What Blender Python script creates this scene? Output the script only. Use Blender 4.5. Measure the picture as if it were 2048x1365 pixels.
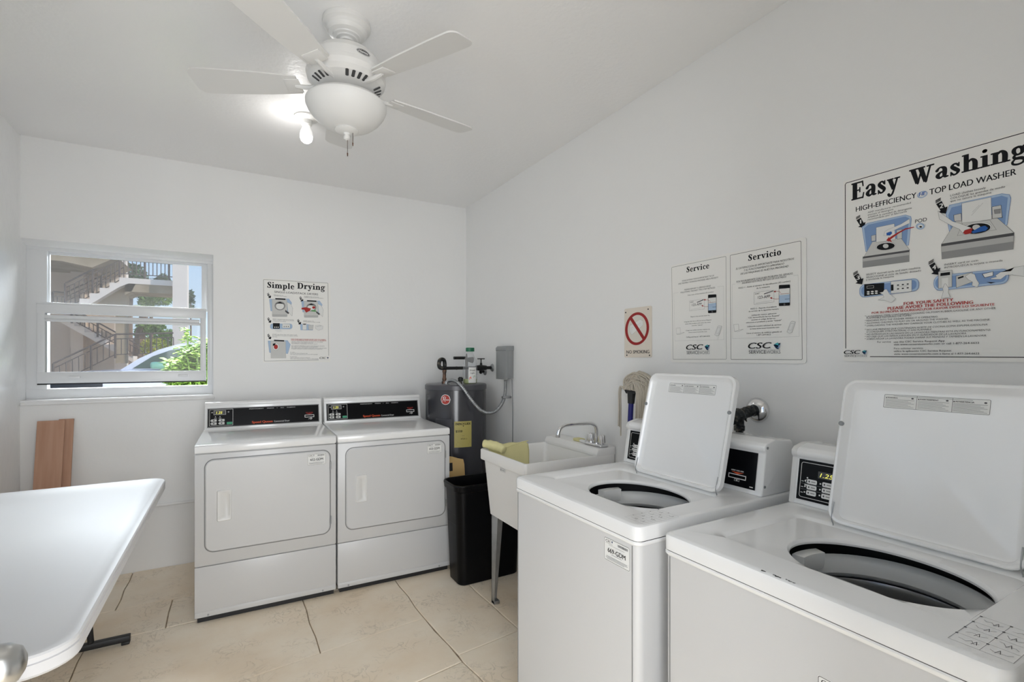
import bpy, bmesh, math, random
from mathutils import Vector, Matrix
sc = bpy.context.scene
COL = sc.collection
for o in list(bpy.data.objects): bpy.data.objects.remove(o)
R = math.radians

# ------------------------------------------------------------------ camera, sky, lights, exposure
cam_d = bpy.data.cameras.new('camera')
cam_d.sensor_width = 36.0; cam_d.lens = 981.0/2048*36; cam_d.shift_y = 34.5/2048
cam_d.clip_start = .02; cam_d.clip_end = 300
cam = bpy.data.objects.new('camera', cam_d); COL.objects.link(cam)
cam.location = (0, 0, 1.35); cam.rotation_euler = (R(90), 0, R(-29.6))
sc.camera = cam

world = bpy.data.worlds.new('sky'); sc.world = world; world.use_nodes = True
wn = world.node_tree.nodes; wl = world.node_tree.links
bg = wn['Background']
tc = wn.new('ShaderNodeTexCoord'); sep = wn.new('ShaderNodeSeparateXYZ'); cr = wn.new('ShaderNodeValToRGB')
wl.new(tc.outputs['Generated'], sep.inputs[0]); wl.new(sep.outputs['Z'], cr.inputs[0]); wl.new(cr.outputs[0], bg.inputs[0])
cr.color_ramp.elements[0].position = 0.0; cr.color_ramp.elements[0].color = (.70, .84, .98, 1)
cr.color_ramp.elements[1].position = .40; cr.color_ramp.elements[1].color = (.24, .52, 1.0, 1)
bg.inputs[1].default_value = .86

def lamp(name, typ, loc, energy, color=(1,1,1), rot=None, to=None, **k):
    l = bpy.data.lights.new(name, typ); l.energy = energy; l.color = color
    for a, v in k.items(): setattr(l, a, v)
    o = bpy.data.objects.new(name, l); COL.objects.link(o); o.location = loc
    if rot: o.rotation_euler = rot
    if to is not None: o.rotation_euler = (Vector(to)-Vector(loc)).to_track_quat('-Z', 'Y').to_euler()
    return o
lamp('sun', 'SUN', (6, 4, 8), 2.6, (1, .95, .87), to=(6-.8, 4+.42, 8-.62), angle=R(1.0))
lamp('doorway_fill', 'AREA', (.05, -1.25, 1.35), 80, (.985, .995, 1), to=(.18, 2.0, 1.45), shape='RECTANGLE', size=2.0, size_y=2.2)  # area lamp added behind the camera as the room's main fill
lamp('window_daylight', 'AREA', (-.75, 5.35, 2.95), 480, (.88, .94, 1), to=(-.5, 3.4, 1.0), shape='RECTANGLE', size=3.2, size_y=.9)
lamp('side_fill', 'AREA', (-2.5, 2.1, 2.2), 22, (.95, .98, 1), to=(.4, 2.1, 1.1), shape='RECTANGLE', size=3.2, size_y=2.4)  # fill lamp added outside the unseen left-wall opening
sc.view_settings.view_transform = 'Standard'; sc.view_settings.look = 'None'
sc.view_settings.exposure = 0.42; sc.view_settings.gamma = 1.0; sc.view_settings.use_curve_mapping = False
sc.cycles.use_denoising = True; sc.cycles.max_bounces = 10; sc.cycles.diffuse_bounces = 7; sc.cycles.transparent_max_bounces = 16
sc.cycles.sample_clamp_indirect = 6.0; sc.cycles.caustics_reflective = False; sc.cycles.caustics_refractive = False

# ------------------------------------------------------------------ materials
def rgb(r, g, b):
    f = lambda c: (c/255/12.92) if c/255 <= .04045 else ((c/255+.055)/1.055)**2.4
    return (f(r), f(g), f(b), 1)
def mat(name, col, rough=.5, metal=0.0, bump=None, vary=None, coat=0.0, emit=None, spec=None, alpha=None):
    m = bpy.data.materials.new(name); m.use_nodes = True
    nt = m.node_tree; b = nt.nodes['Principled BSDF']
    b.inputs['Base Color'].default_value = col; b.inputs['Roughness'].default_value = rough; b.inputs['Metallic'].default_value = metal
    if coat: b.inputs['Coat Weight'].default_value = coat; b.inputs['Coat Roughness'].default_value = .08
    if spec is not None: b.inputs['Specular IOR Level'].default_value = spec
    if emit: b.inputs['Emission Color'].default_value = emit[0]; b.inputs['Emission Strength'].default_value = emit[1]
    if alpha is not None: b.inputs['Alpha'].default_value = alpha
    tcn = None
    if bump or vary: tcn = nt.nodes.new('ShaderNodeTexCoord')
    if bump:   # (scale, strength, distance)
        n = nt.nodes.new('ShaderNodeTexNoise'); n.inputs['Scale'].default_value = bump[0]; n.inputs['Detail'].default_value = 4
        bp = nt.nodes.new('ShaderNodeBump'); bp.inputs['Strength'].default_value = bump[1]; bp.inputs['Distance'].default_value = bump[2]
        nt.links.new(tcn.outputs['Object'], n.inputs['Vector']); nt.links.new(n.outputs[0], bp.inputs['Height']); nt.links.new(bp.outputs[0], b.inputs['Normal'])
    if vary:   # (scale, other colour, low, high[, stretch])
        n = nt.nodes.new('ShaderNodeTexNoise'); n.inputs['Scale'].default_value = vary[0]; n.inputs['Detail'].default_value = 6
        mp = nt.nodes.new('ShaderNodeMapping'); mp.inputs['Scale'].default_value = vary[4] if len(vary) > 4 else (1, 1, 1)
        r = nt.nodes.new('ShaderNodeValToRGB'); r.color_ramp.elements[0].position = vary[2]; r.color_ramp.elements[1].position = vary[3]
        r.color_ramp.elements[0].color = col; r.color_ramp.elements[1].color = vary[1]
        nt.links.new(tcn.outputs['Object'], mp.inputs[0]); nt.links.new(mp.outputs[0], n.inputs['Vector']); nt.links.new(n.outputs[0], r.inputs[0]); nt.links.new(r.outputs[0], b.inputs['Base Color'])
    return m
M = {}
M['wall'] = mat('wall_paint', (.85, .85, .845, 1), .42, bump=(9, .12, .02), spec=.35)
M['wall_back'] = M['wall']
M['ceiling'] = mat('ceiling_paint', (.88, .875, .87, 1), .33, bump=(45, .22, .006), spec=.4)
M['wall_left'] = mat('gloss_wall_paint', (.86, .86, .86, 1), .22, bump=(7, .12, .02), spec=.5)
M['frame'] = mat('white_window_frame', (.76, .77, .78, 1), .3)
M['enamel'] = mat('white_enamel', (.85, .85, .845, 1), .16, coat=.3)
M['enamel_side'] = mat('white_enamel_darkened', (.63, .63, .63, 1), .3)  # same enamel toned darker on fronts and sides to even out the light
M['plastic'] = mat('white_plastic', (.74, .735, .72, 1), .35)
M['fan'] = mat('fan_enamel', (.72, .712, .695, 1), .3)
M['bowl'] = mat('frosted_glass', (.73, .725, .71, 1), .5)
M['seam'] = mat('dark_seam', (.05, .05, .05, 1), .6)
M['grey_seam'] = mat('grey_gap', (.22, .22, .22, 1), .6)
M['black'] = mat('black_gloss', (.003, .003, .004, 1), .3, spec=.12)
M['black_matt'] = mat('black_matt', (.012, .012, .013, 1), .5)
M['bin'] = mat('black_bin_plastic', (.003, .003, .0035, 1), .34, bump=(180, .1, .002), spec=.15)
M['heater'] = mat('grey_heater_enamel', (.045, .045, .052, 1), .2, coat=.3)
M['heater_top'] = mat('grey_heater_lid', (.07, .07, .08, 1), .3)
M['chrome'] = mat('chrome', (.75, .75, .76, 1), .1, 1)
M['steel'] = mat('brushed_steel', (.55, .55, .54, 1), .28, 1)
M['galv'] = mat('galvanised_steel', (.45, .46, .47, 1), .38, .85, vary=(12, (.33, .34, .35, 1), .4, .65))
M['greybox'] = mat('grey_enamel_box', (.27, .28, .285, 1), .4)
M['brass'] = mat('aged_copper', (.20, .11, .075, 1), .45, .6, vary=(30, (.06, .045, .035, 1), .4, .6))
M['iron'] = mat('black_iron', (.012, .012, .012, 1), .45, .3)
M['oldiron'] = mat('worn_black_valve', (.02, .022, .022, 1), .35, .5, bump=(60, .8, .01), vary=(40, (.20, .17, .13, 1), .55, .72))
M['basin'] = mat('white_basin_plastic', (.82, .81, .79, 1), .38)
M['cloth'] = mat('pale_yellow_cloth', rgb(214, 207, 154), .85, bump=(120, .3, .004))
M['cotton'] = mat('mop_cotton', rgb(200, 192, 178), .95, bump=(300, .6, .003))
M['blue'] = mat('blue_handle', (.012, .012, .17, 1), .35)
M['tabletop'] = mat('white_table_plastic', (.68, .675, .68, 1), .4, bump=(5, .12, .012))
M['drum'] = mat('drum_steel', (.30, .30, .30, 1), .3, .7)
M['ring'] = mat('tub_ring_plastic', (.80, .80, .78, 1), .35)
M['paper'] = mat('poster_board', (.87, .86, .83, 1), .3, spec=.3)
M['agedpaper'] = mat('aged_sign_board', rgb(226, 216, 203), .25)
M['yellowlabel'] = mat('yellow_label', rgb(180, 168, 96), .5)
M['card'] = mat('brown_cardboard', rgb(196, 164, 108), .8)
M['bulb'] = mat('bulb_glass', (.9, .9, .9, 1), .3, emit=((1, .98, .95, 1), .35))
M['bulb_lit'] = mat('bulb_lit_glass', (1, 1, 1, 1), .3, emit=((1, .98, .94, 1), 7))
M['plywood'] = mat('plywood', rgb(190, 150, 126), .6, vary=(3, rgb(168, 124, 98), .35, .7, (8, 1, .6)))
M['amber'] = mat('amber_display', (.2, .2, .02, 1), .4, emit=((.75, .72, .12, 1), .9))
M['display'] = mat('display_window', (.02, .022, .004, 1), .2)
M['green_btn'] = mat('green_button', rgb(120, 170, 140), .4)
# print colours
PC = dict(k=(.010, .010, .012), r=(.42, .035, .03), R=(.33, .03, .03), w=(.80, .80, .78), W=(.72, .68, .61), b=(.42, .55, .72), c=(.22, .34, .58), B=(.03, .12, .42),
          g=(.50, .50, .49), l=(.62, .62, .60), m=(.30, .30, .30), G=(.09, .09, .095), D=(.012, .04, .10), t=(.08, .42, .50), n=(.15, .35, .15), o=(.75, .12, .05), y=(.72, .70, .2), e=(.45, .06, .05), h=(.75, .75, .74), q=(.09, .36, .22))
PM = {k: mat('print_'+n, v+(1,), .45, spec=.15) for (k, v), n in zip(PC.items(), ['black', 'red', 'dark_red', 'white', 'cream', 'pale_blue', 'mid_blue', 'blue', 'light_grey', 'pale_grey', 'mid_grey', 'dark_grey', 'navy', 'teal', 'green', 'orange', 'amber', 'maroon', 'bright_white', 'sea_green'])}
PM['y'] = M['amber']

def tile_mat():
    m = bpy.data.materials.new('stone_tile'); m.use_nodes = True; nt = m.node_tree; N = nt.nodes; Lk = nt.links
    b = N['Principled BSDF']; t = N.new('ShaderNodeTexCoord')
    geo = N.new('ShaderNodeNewGeometry')
    n1 = N.new('ShaderNodeTexNoise'); n1.inputs['Scale'].default_value = 2.3; n1.inputs['Detail'].default_value = 7; n1.inputs['Roughness'].default_value = .6
    r1 = N.new('ShaderNodeValToRGB'); r1.color_ramp.elements[0].position = .32; r1.color_ramp.elements[1].position = .68
    r1.color_ramp.elements[0].color = rgb(236, 217, 190); r1.color_ramp.elements[1].color = rgb(246, 235, 216)
    n2 = N.new('ShaderNodeTexNoise'); n2.inputs['Scale'].default_value = 13; n2.inputs['Detail'].default_value = 8; n2.inputs['Distortion'].default_value = 1.6
    r2 = N.new('ShaderNodeValToRGB'); r2.color_ramp.elements[0].position = .48; r2.color_ramp.elements[0].color = (0, 0, 0, 1); r2.color_ramp.elements[1].position = .505; r2.color_ramp.elements[1].color = (1, 1, 1, 1)
    e = r2.color_ramp.elements.new(.53); e.color = (0, 0, 0, 1)
    n3 = N.new('ShaderNodeTexNoise'); n3.inputs['Scale'].default_value = 4.1; n3.inputs['Detail'].default_value = 3
    r3 = N.new('ShaderNodeValToRGB'); r3.color_ramp.elements[0].position = .46; r3.color_ramp.elements[1].position = .62
    mu = N.new('ShaderNodeMath'); mu.operation = 'MULTIPLY'
    mul2 = N.new('ShaderNodeMath'); mul2.operation = 'MULTIPLY'; mul2.inputs[1].default_value = .26
    mx = N.new('ShaderNodeMix'); mx.data_type = 'RGBA'; mx.inputs['B'].default_value = rgb(150, 132, 110)
    bp = N.new('ShaderNodeBump'); bp.inputs['Strength'].default_value = .8; bp.inputs['Distance'].default_value = .005
    ad = N.new('ShaderNodeMath'); ad.operation = 'SUBTRACT'
    for n in (n1, n2, n3): Lk.new(geo.outputs['Position'], n.inputs['Vector'])
    Lk.new(n1.outputs[0], r1.inputs[0]); Lk.new(n2.outputs[0], r2.inputs[0]); Lk.new(n3.outputs[0], r3.inputs[0])
    Lk.new(r2.outputs[0], mu.inputs[0]); Lk.new(r3.outputs[0], mu.inputs[1]); Lk.new(mu.outputs[0], mul2.inputs[0])
    Lk.new(mul2.outputs[0], mx.inputs['Factor']); Lk.new(r1.outputs[0], mx.inputs['A']); Lk.new(mx.outputs['Result'], b.inputs['Base Color'])
    Lk.new(n1.outputs[0], ad.inputs[0]); Lk.new(mul2.outputs[0], ad.inputs[1]); Lk.new(ad.outputs[0], bp.inputs['Height']); Lk.new(bp.outputs[0], b.inputs['Normal'])
    b.inputs['Roughness'].default_value = .27
    return m
M['tile'] = tile_mat()
M['grout'] = mat('grout', rgb(178, 160, 134), .8, vary=(20, rgb(140, 122, 100), .4, .6))
def glass_mat():
    m = bpy.data.materials.new('window_glass'); m.use_nodes = True; nt = m.node_tree; N = nt.nodes
    for n in list(N): N.remove(n)
    o = N.new('ShaderNodeOutputMaterial'); t = N.new('ShaderNodeBsdfTransparent'); g = N.new('ShaderNodeBsdfGlossy'); g.inputs['Roughness'].default_value = .03
    d = N.new('ShaderNodeBsdfDiffuse'); d.inputs[0].default_value = (.8, .78, .78, 1)  # pale diffuse mixed into the glass to imitate bright haze
    f = N.new('ShaderNodeFresnel'); f.inputs[0].default_value = 1.45; mx = N.new('ShaderNodeMixShader'); m2 = N.new('ShaderNodeMixShader'); m2.inputs[0].default_value = .13
    t.inputs[0].default_value = (.97, .98, .97, 1)
    nt.links.new(f.outputs[0], mx.inputs[0]); nt.links.new(t.outputs[0], mx.inputs[1]); nt.links.new(g.outputs[0], mx.inputs[2])
    nt.links.new(mx.outputs[0], m2.inputs[1]); nt.links.new(d.outputs[0], m2.inputs[2]); nt.links.new(m2.outputs[0], o.inputs[0])
    return m
M['glass'] = glass_mat()
def clear_mat(name, col, tr=.75):
    m = bpy.data.materials.new(name); m.use_nodes = True; nt = m.node_tree; N = nt.nodes
    for n in list(N): N.remove(n)
    o = N.new('ShaderNodeOutputMaterial'); t = N.new('ShaderNodeBsdfTransparent'); t.inputs[0].default_value = col
    g = N.new('ShaderNodeBsdfPrincipled'); g.inputs['Base Color'].default_value = col; g.inputs['Roughness'].default_value = .08
    mx = N.new('ShaderNodeMixShader'); mx.inputs[0].default_value = 1-tr
    nt.links.new(t.outputs[0], mx.inputs[1]); nt.links.new(g.outputs[0], mx.inputs[2]); nt.links.new(mx.outputs[0], o.inputs[0]); return m
M['clear'] = clear_mat('clear_bottle_plastic', (.90, .91, .92, 1), .84)
M['juice'] = clear_mat('yellow_green_liquid', (.42, .50, .10, 1), .25)
M['carglass'] = mat('car_glass', (.05, .085, .07, 1), .05)
M['carpaint'] = mat('white_car_paint', (.62, .62, .70, 1), .2, coat=.5)

# ------------------------------------------------------------------ mesh helpers
def merge(bm, t, mtx=None):
    if mtx is not None: t.transform(mtx)
    me = bpy.data.meshes.new('tmp'); t.to_mesh(me); bm.from_mesh(me); bpy.data.meshes.remove(me); t.free()
def box(bm, x0, x1, y0, y1, z0, z1, r=0.0, seg=2, mtx=None):
    t = bmesh.new(); bmesh.ops.create_cube(t, size=1)
    for v in t.verts: v.co = Vector(((x0+x1)/2+v.co.x*(x1-x0), (y0+y1)/2+v.co.y*(y1-y0), (z0+z1)/2+v.co.z*(z1-z0)))
    if r > 0: bmesh.ops.bevel(t, geom=list(t.edges), offset=r, segments=seg, profile=.5, affect='EDGES', clamp_overlap=True)
    merge(bm, t, mtx)
def vbox(bm, x0, x1, y0, y1, z0, z1, r, seg=4, mtx=None):   # only vertical edges rounded
    t = bmesh.new(); bmesh.ops.create_cube(t, size=1)
    for v in t.verts: v.co = Vector(((x0+x1)/2+v.co.x*(x1-x0), (y0+y1)/2+v.co.y*(y1-y0), (z0+z1)/2+v.co.z*(z1-z0)))
    es = [e for e in t.edges if abs((e.verts[0].co-e.verts[1].co).z) > 1e-6]
    bmesh.ops.bevel(t, geom=es, offset=r, segments=seg, profile=.5, affect='EDGES'); merge(bm, t, mtx)
def loft(bm, loops, cap0=False, cap1=False, closed=True):
    vs = [[bm.verts.new(p) for p in lp] for lp in loops]; n = len(vs[0])
    for a, b in zip(vs[:-1], vs[1:]):
        for i in range(n if closed else n-1):
            j = (i+1) % n
            try: bm.faces.new((a[i], a[j], b[j], b[i]))
            except ValueError: pass
    if cap0: bm.faces.new(list(reversed(vs[0])))
    if cap1: bm.faces.new(vs[-1])
def lathe(bm, prof, c=(0, 0, 0), n=32, mtx=None, sx=1, sy=1):
    t = bmesh.new(); loops = []
    for r, z in prof:
        rr_ = max(r, 1e-5); loops.append([(rr_*sx*math.cos(2*math.pi*i/n), rr_*sy*math.sin(2*math.pi*i/n), z) for i in range(n)])
    loft(t, loops, True, True); bmesh.ops.recalc_face_normals(t, faces=t.faces)
    m = Matrix.Translation(c) @ (mtx if mtx is not None else Matrix.Identity(4)); merge(bm, t, m)
def smooth_path(pts, k=6):
    P = [Vector(p) for p in pts]; out = []
    for i in range(len(P)-1):
        p0 = P[max(i-1, 0)]; p1 = P[i]; p2 = P[i+1]; p3 = P[min(i+2, len(P)-1)]
        for j in range(k):
            t = j/k; out.append(.5*((2*p1)+(-p0+p2)*t+(2*p0-5*p1+4*p2-p3)*t*t+(-p0+3*p1-3*p2+p3)*t**3))
    out.append(P[-1]); return out
def tube(bm, pts, r, n=10, smooth=0, rf=None, caps=True):
    P = smooth_path(pts, smooth) if smooth else [Vector(p) for p in pts]
    t = bmesh.new(); loops = []; up = None
    for i, p in enumerate(P):
        d = (P[min(i+1, len(P)-1)]-P[max(i-1, 0)]).normalized()
        if up is None:
            up = Vector((0, 0, 1)) if abs(d.z) < .9 else Vector((1, 0, 0))
        up = (up-d*up.dot(d)).normalized(); sd = d.cross(up)
        rad = rf(i/(len(P)-1), i) if rf else r
        loops.append([p+(up*math.cos(2*math.pi*k/n)+sd*math.sin(2*math.pi*k/n))*rad for k in range(n)])
    loft(t, loops, caps, caps); bmesh.ops.recalc_face_normals(t, faces=t.faces); merge(bm, t)
def cyl(bm, a, b, r, n=16, r2=None): tube(bm, [a, b], r, n, rf=(lambda t, i: r+(r2-r)*t) if r2 is not None else None)
def prism(bm, poly, a, b, axis='x', bev=0, seg=2):   # poly in the other two axes, extruded a..b along axis
    t = bmesh.new()
    f = {'x': lambda u, v, w: (w, u, v), 'y': lambda u, v, w: (u, w, v), 'z': lambda u, v, w: (u, v, w)}[axis]
    loft(t, [[f(u, v, a) for u, v in poly], [f(u, v, b) for u, v in poly]], True, True)
    bmesh.ops.recalc_face_normals(t, faces=t.faces)
    if bev: bmesh.ops.bevel(t, geom=list(t.edges), offset=bev, segments=seg, profile=.5, affect='EDGES', clamp_overlap=True)
    merge(bm, t)
def rrect(x0, x1, y0, y1, r, n=6):
    out = []
    for cx, cy, a0 in ((x1-r, y1-r, 0), (x0+r, y1-r, 90), (x0+r, y0+r, 180), (x1-r, y0+r, 270)):
        for i in range(n+1):
            a = R(a0+90*i/n); out.append((cx+r*math.cos(a), cy+r*math.sin(a)))
    return out
def mesh_from(name, bm, m, smooth=True, ang=35):
    me = bpy.data.meshes.new(name); bmesh.ops.remove_doubles(bm, verts=bm.verts, dist=1e-6)
    bm.to_mesh(me); bm.free()
    for x in (m if isinstance(m, (list, tuple)) else [m]): me.materials.append(x)
    if smooth and len(me.polygons):
        me.shade_smooth(); me.set_sharp_from_angle(angle=R(ang))
    return me
def world_mtx(o):
    m = Matrix.Identity(4)
    while o is not None: m = o.matrix_basis @ m; o = o.parent
    return m
def mk(name, bm, m, parent=None, world=False, smooth=True, label=None, kind=None, ang=35):
    me = mesh_from(name, bm, m, smooth, ang)
    o = bpy.data.objects.new(name, me); COL.objects.link(o)
    if parent is not None:
        if world: me.transform(world_mtx(parent).inverted())
        o.parent = parent
    if label: o['label'] = label
    if kind: o['kind'] = kind
    return o
def thing(name, label, cat, loc=(0, 0, 0), rz=0, group=None):
    o = bpy.data.objects.new(name, None); COL.objects.link(o); o.empty_display_size = .1
    o.location = loc; o.rotation_euler = (0, 0, rz); o['label'] = label; o['category'] = cat
    if group: o['group'] = group
    return o
def tag(o, label, cat, group=None, kind=None):
    o['label'] = label; o['category'] = cat
    if group: o['group'] = group
    if kind: o['kind'] = kind
    return o
def struct(name, bm, m, parent=None, smooth=False, world=False):
    o = mk(name, bm, m, parent, world, smooth)
    if parent is None: o['kind'] = 'structure'
    return o
def BM(): return bmesh.new()
def frame(o, x, y):
    x = Vector(x).normalized(); y = Vector(y).normalized(); z = x.cross(y)
    return Matrix(((x.x, y.x, z.x, o[0]), (x.y, y.y, z.y, o[1]), (x.z, y.z, z.z, o[2]), (0, 0, 0, 1)))

# ------------------------------------------------------------------ flat print (lettering, borders, drawings)
SERIF = {
 'E': (.86, [[(.2, 0, .25), (.2, 1, .25)], [(0, .955, .09), (.72, .955, .09)], [(.72, .98, .08), (.76, .7, .07)], [(.2, .52, .08), (.54, .52, .08)], [(.54, .4, .07), (.54, .64, .07)], [(0, .045, .09), (.74, .045, .09)], [(.74, .02, .08), (.8, .3, .07)]]),
 'D': (1.0, [[(.2, 0, .25), (.2, 1, .25)], [(0, .955, .09), (.45, .955, .09)], [(0, .045, .09), (.45, .045, .09)], [(.4, .95, .1), (.7, .86, .16), (.82, .5, .25), (.7, .14, .16), (.4, .05, .1)]]),
 'S': (.72, [[(.58, .78, .1), (.5, .93, .1), (.33, .96, .1), (.15, .8, .2), (.3, .57, .24), (.5, .4, .24), (.55, .18, .18), (.36, .04, .1), (.18, .08, .1), (.08, .24, .1)], [(.6, .98, .07), (.6, .7, .07)], [(.06, .02, .07), (.06, .32, .07)]]),
 'W': (1.36, [[(0, .955, .09), (.42, .955, .09)], [(.18, .95, .25), (.44, .06, .2)], [(.46, .04, .1), (.68, .85, .1)], [(.62, .95, .25), (.9, .06, .2)], [(.92, .04, .1), (1.16, .94, .1)], [(.46, .955, .09), (.84, .955, .09)], [(1.0, .955, .09), (1.34, .955, .09)]]),
 'a': (.72, [[(.1, .5, .16), (.2, .62, .1), (.34, .65, .1), (.5, .54, .2), (.51, .3, .22), (.52, .08, .16), (.68, .05, .08)], [(.48, .4, .08), (.26, .34, .12), (.13, .18, .2), (.26, .04, .12), (.46, .14, .08)]]),
 's': (.56, [[(.43, .5, .1), (.34, .62, .1), (.2, .63, .1), (.11, .5, .18), (.27, .34, .2), (.42, .2, .18), (.34, .05, .1), (.18, .03, .1), (.07, .15, .1)], [(.46, .66, .06), (.46, .46, .06)], [(.05, 0, .06), (.05, .2, .06)]]),
 'y': (.74, [[(0, .63, .08), (.34, .63, .08)], [(.16, .62, .22), (.38, .06, .18)], [(.6, .62, .09), (.38, 0, .1), (.28, -.2, .1), (.14, -.27, .12), (.07, -.17, .14)], [(.46, .63, .08), (.74, .63, .08)]]),
 'v': (.74, [[(0, .63, .08), (.34, .63, .08)], [(.16, .62, .22), (.38, .04, .16)], [(.6, .62, .09), (.39, .02, .1)], [(.46, .63, .08), (.74, .63, .08)]]),
 'h': (.84, [[(.2, 0, .22), (.2, 1, .22)], [(.02, .955, .08), (.2, .955, .08)], [(.0, .04, .08), (.4, .04, .08)], [(.28, .5, .08), (.4, .62, .12), (.52, .62, .14), (.63, .45, .22), (.63, .10, .22)], [(.46, .04, .08), (.84, .04, .08)]]),
 'n': (.84, [[(.2, 0, .22), (.2, .66, .22)], [(.02, .62, .08), (.2, .62, .08)], [(.0, .04, .08), (.4, .04, .08)], [(.28, .5, .08), (.4, .62, .12), (.52, .62, .14), (.63, .45, .22), (.63, .10, .22)], [(.46, .04, .08), (.84, .04, .08)]]),
 'm': (1.26, [[(.2, 0, .22), (.2, .66, .22)], [(.02, .62, .08), (.2, .62, .08)], [(.0, .04, .08), (.4, .04, .08)], [(.28, .5, .08), (.4, .62, .12), (.5, .62, .14), (.62, .45, .22), (.62, .10, .22)], [(.46, .04, .08), (.82, .04, .08)], [(.7, .5, .08), (.82, .62, .12), (.92, .62, .14), (1.04, .45, .22), (1.04, .10, .22)], [(.88, .04, .08), (1.24, .04, .08)]]),
 'i': (.42, [[(.2, 0, .22), (.2, .66, .22)], [(.02, .62, .08), (.2, .62, .08)], [(0, .04, .08), (.4, .04, .08)], [(.18, .9, .2), (.2, .9, .2)]]),
 'l': (.42, [[(.2, 0, .22), (.2, 1, .22)], [(.02, .955, .08), (.2, .955, .08)], [(0, .04, .08), (.4, .04, .08)]]),
 'g': (.72, [[(.3, .64, .1), (.15, .56, .16), (.12, .42, .17), (.2, .27, .12), (.32, .23, .1), (.47, .3, .15), (.5, .44, .17), (.44, .58, .14), (.3, .64, .1)], [(.2, .24, .1), (.12, .14, .12), (.2, .05, .14), (.46, .01, .16), (.58, -.1, .14), (.5, -.24, .1), (.3, -.29, .1), (.1, -.24, .1), (.06, -.12, .1), (.16, .0, .08)], [(.48, .56, .08), (.58, .63, .12), (.68, .6, .14)]]),
 'p': (.8, [[(.2, -.28, .22), (.2, .66, .22)], [(.02, .62, .08), (.2, .62, .08)], [(0, -.26, .08), (.42, -.26, .08)], [(.28, .52, .08), (.42, .63, .1), (.58, .54, .18), (.64, .33, .22), (.58, .12, .18), (.42, .03, .1), (.28, .12, .08)]]),
 'r': (.6, [[(.2, 0, .22), (.2, .66, .22)], [(.02, .62, .08), (.2, .62, .08)], [(0, .04, .08), (.42, .04, .08)], [(.28, .46, .08), (.38, .6, .1), (.5, .6, .16), (.52, .54, .16)]]),
 'e': (.66, [[(.12, .35, .07), (.56, .37, .07)], [(.56, .38, .12), (.5, .56, .14), (.35, .64, .1), (.2, .56, .16), (.13, .34, .2), (.2, .12, .16), (.36, .03, .11), (.5, .07, .08), (.6, .18, .06)]]),
 'c': (.6, [[(.52, .5, .16), (.44, .62, .1), (.33, .64, .1), (.2, .56, .16), (.13, .34, .2), (.2, .12, .16), (.36, .03, .11), (.48, .07, .08), (.57, .18, .06)]]),
 'o': (.7, [[(.34, .64, .1), (.18, .56, .16), (.13, .33, .21), (.18, .1, .16), (.34, .02, .1), (.5, .1, .16), (.55, .33, .21), (.5, .56, .16), (.34, .64, .1)]]),
 ' ': (.4, []),
}
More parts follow.
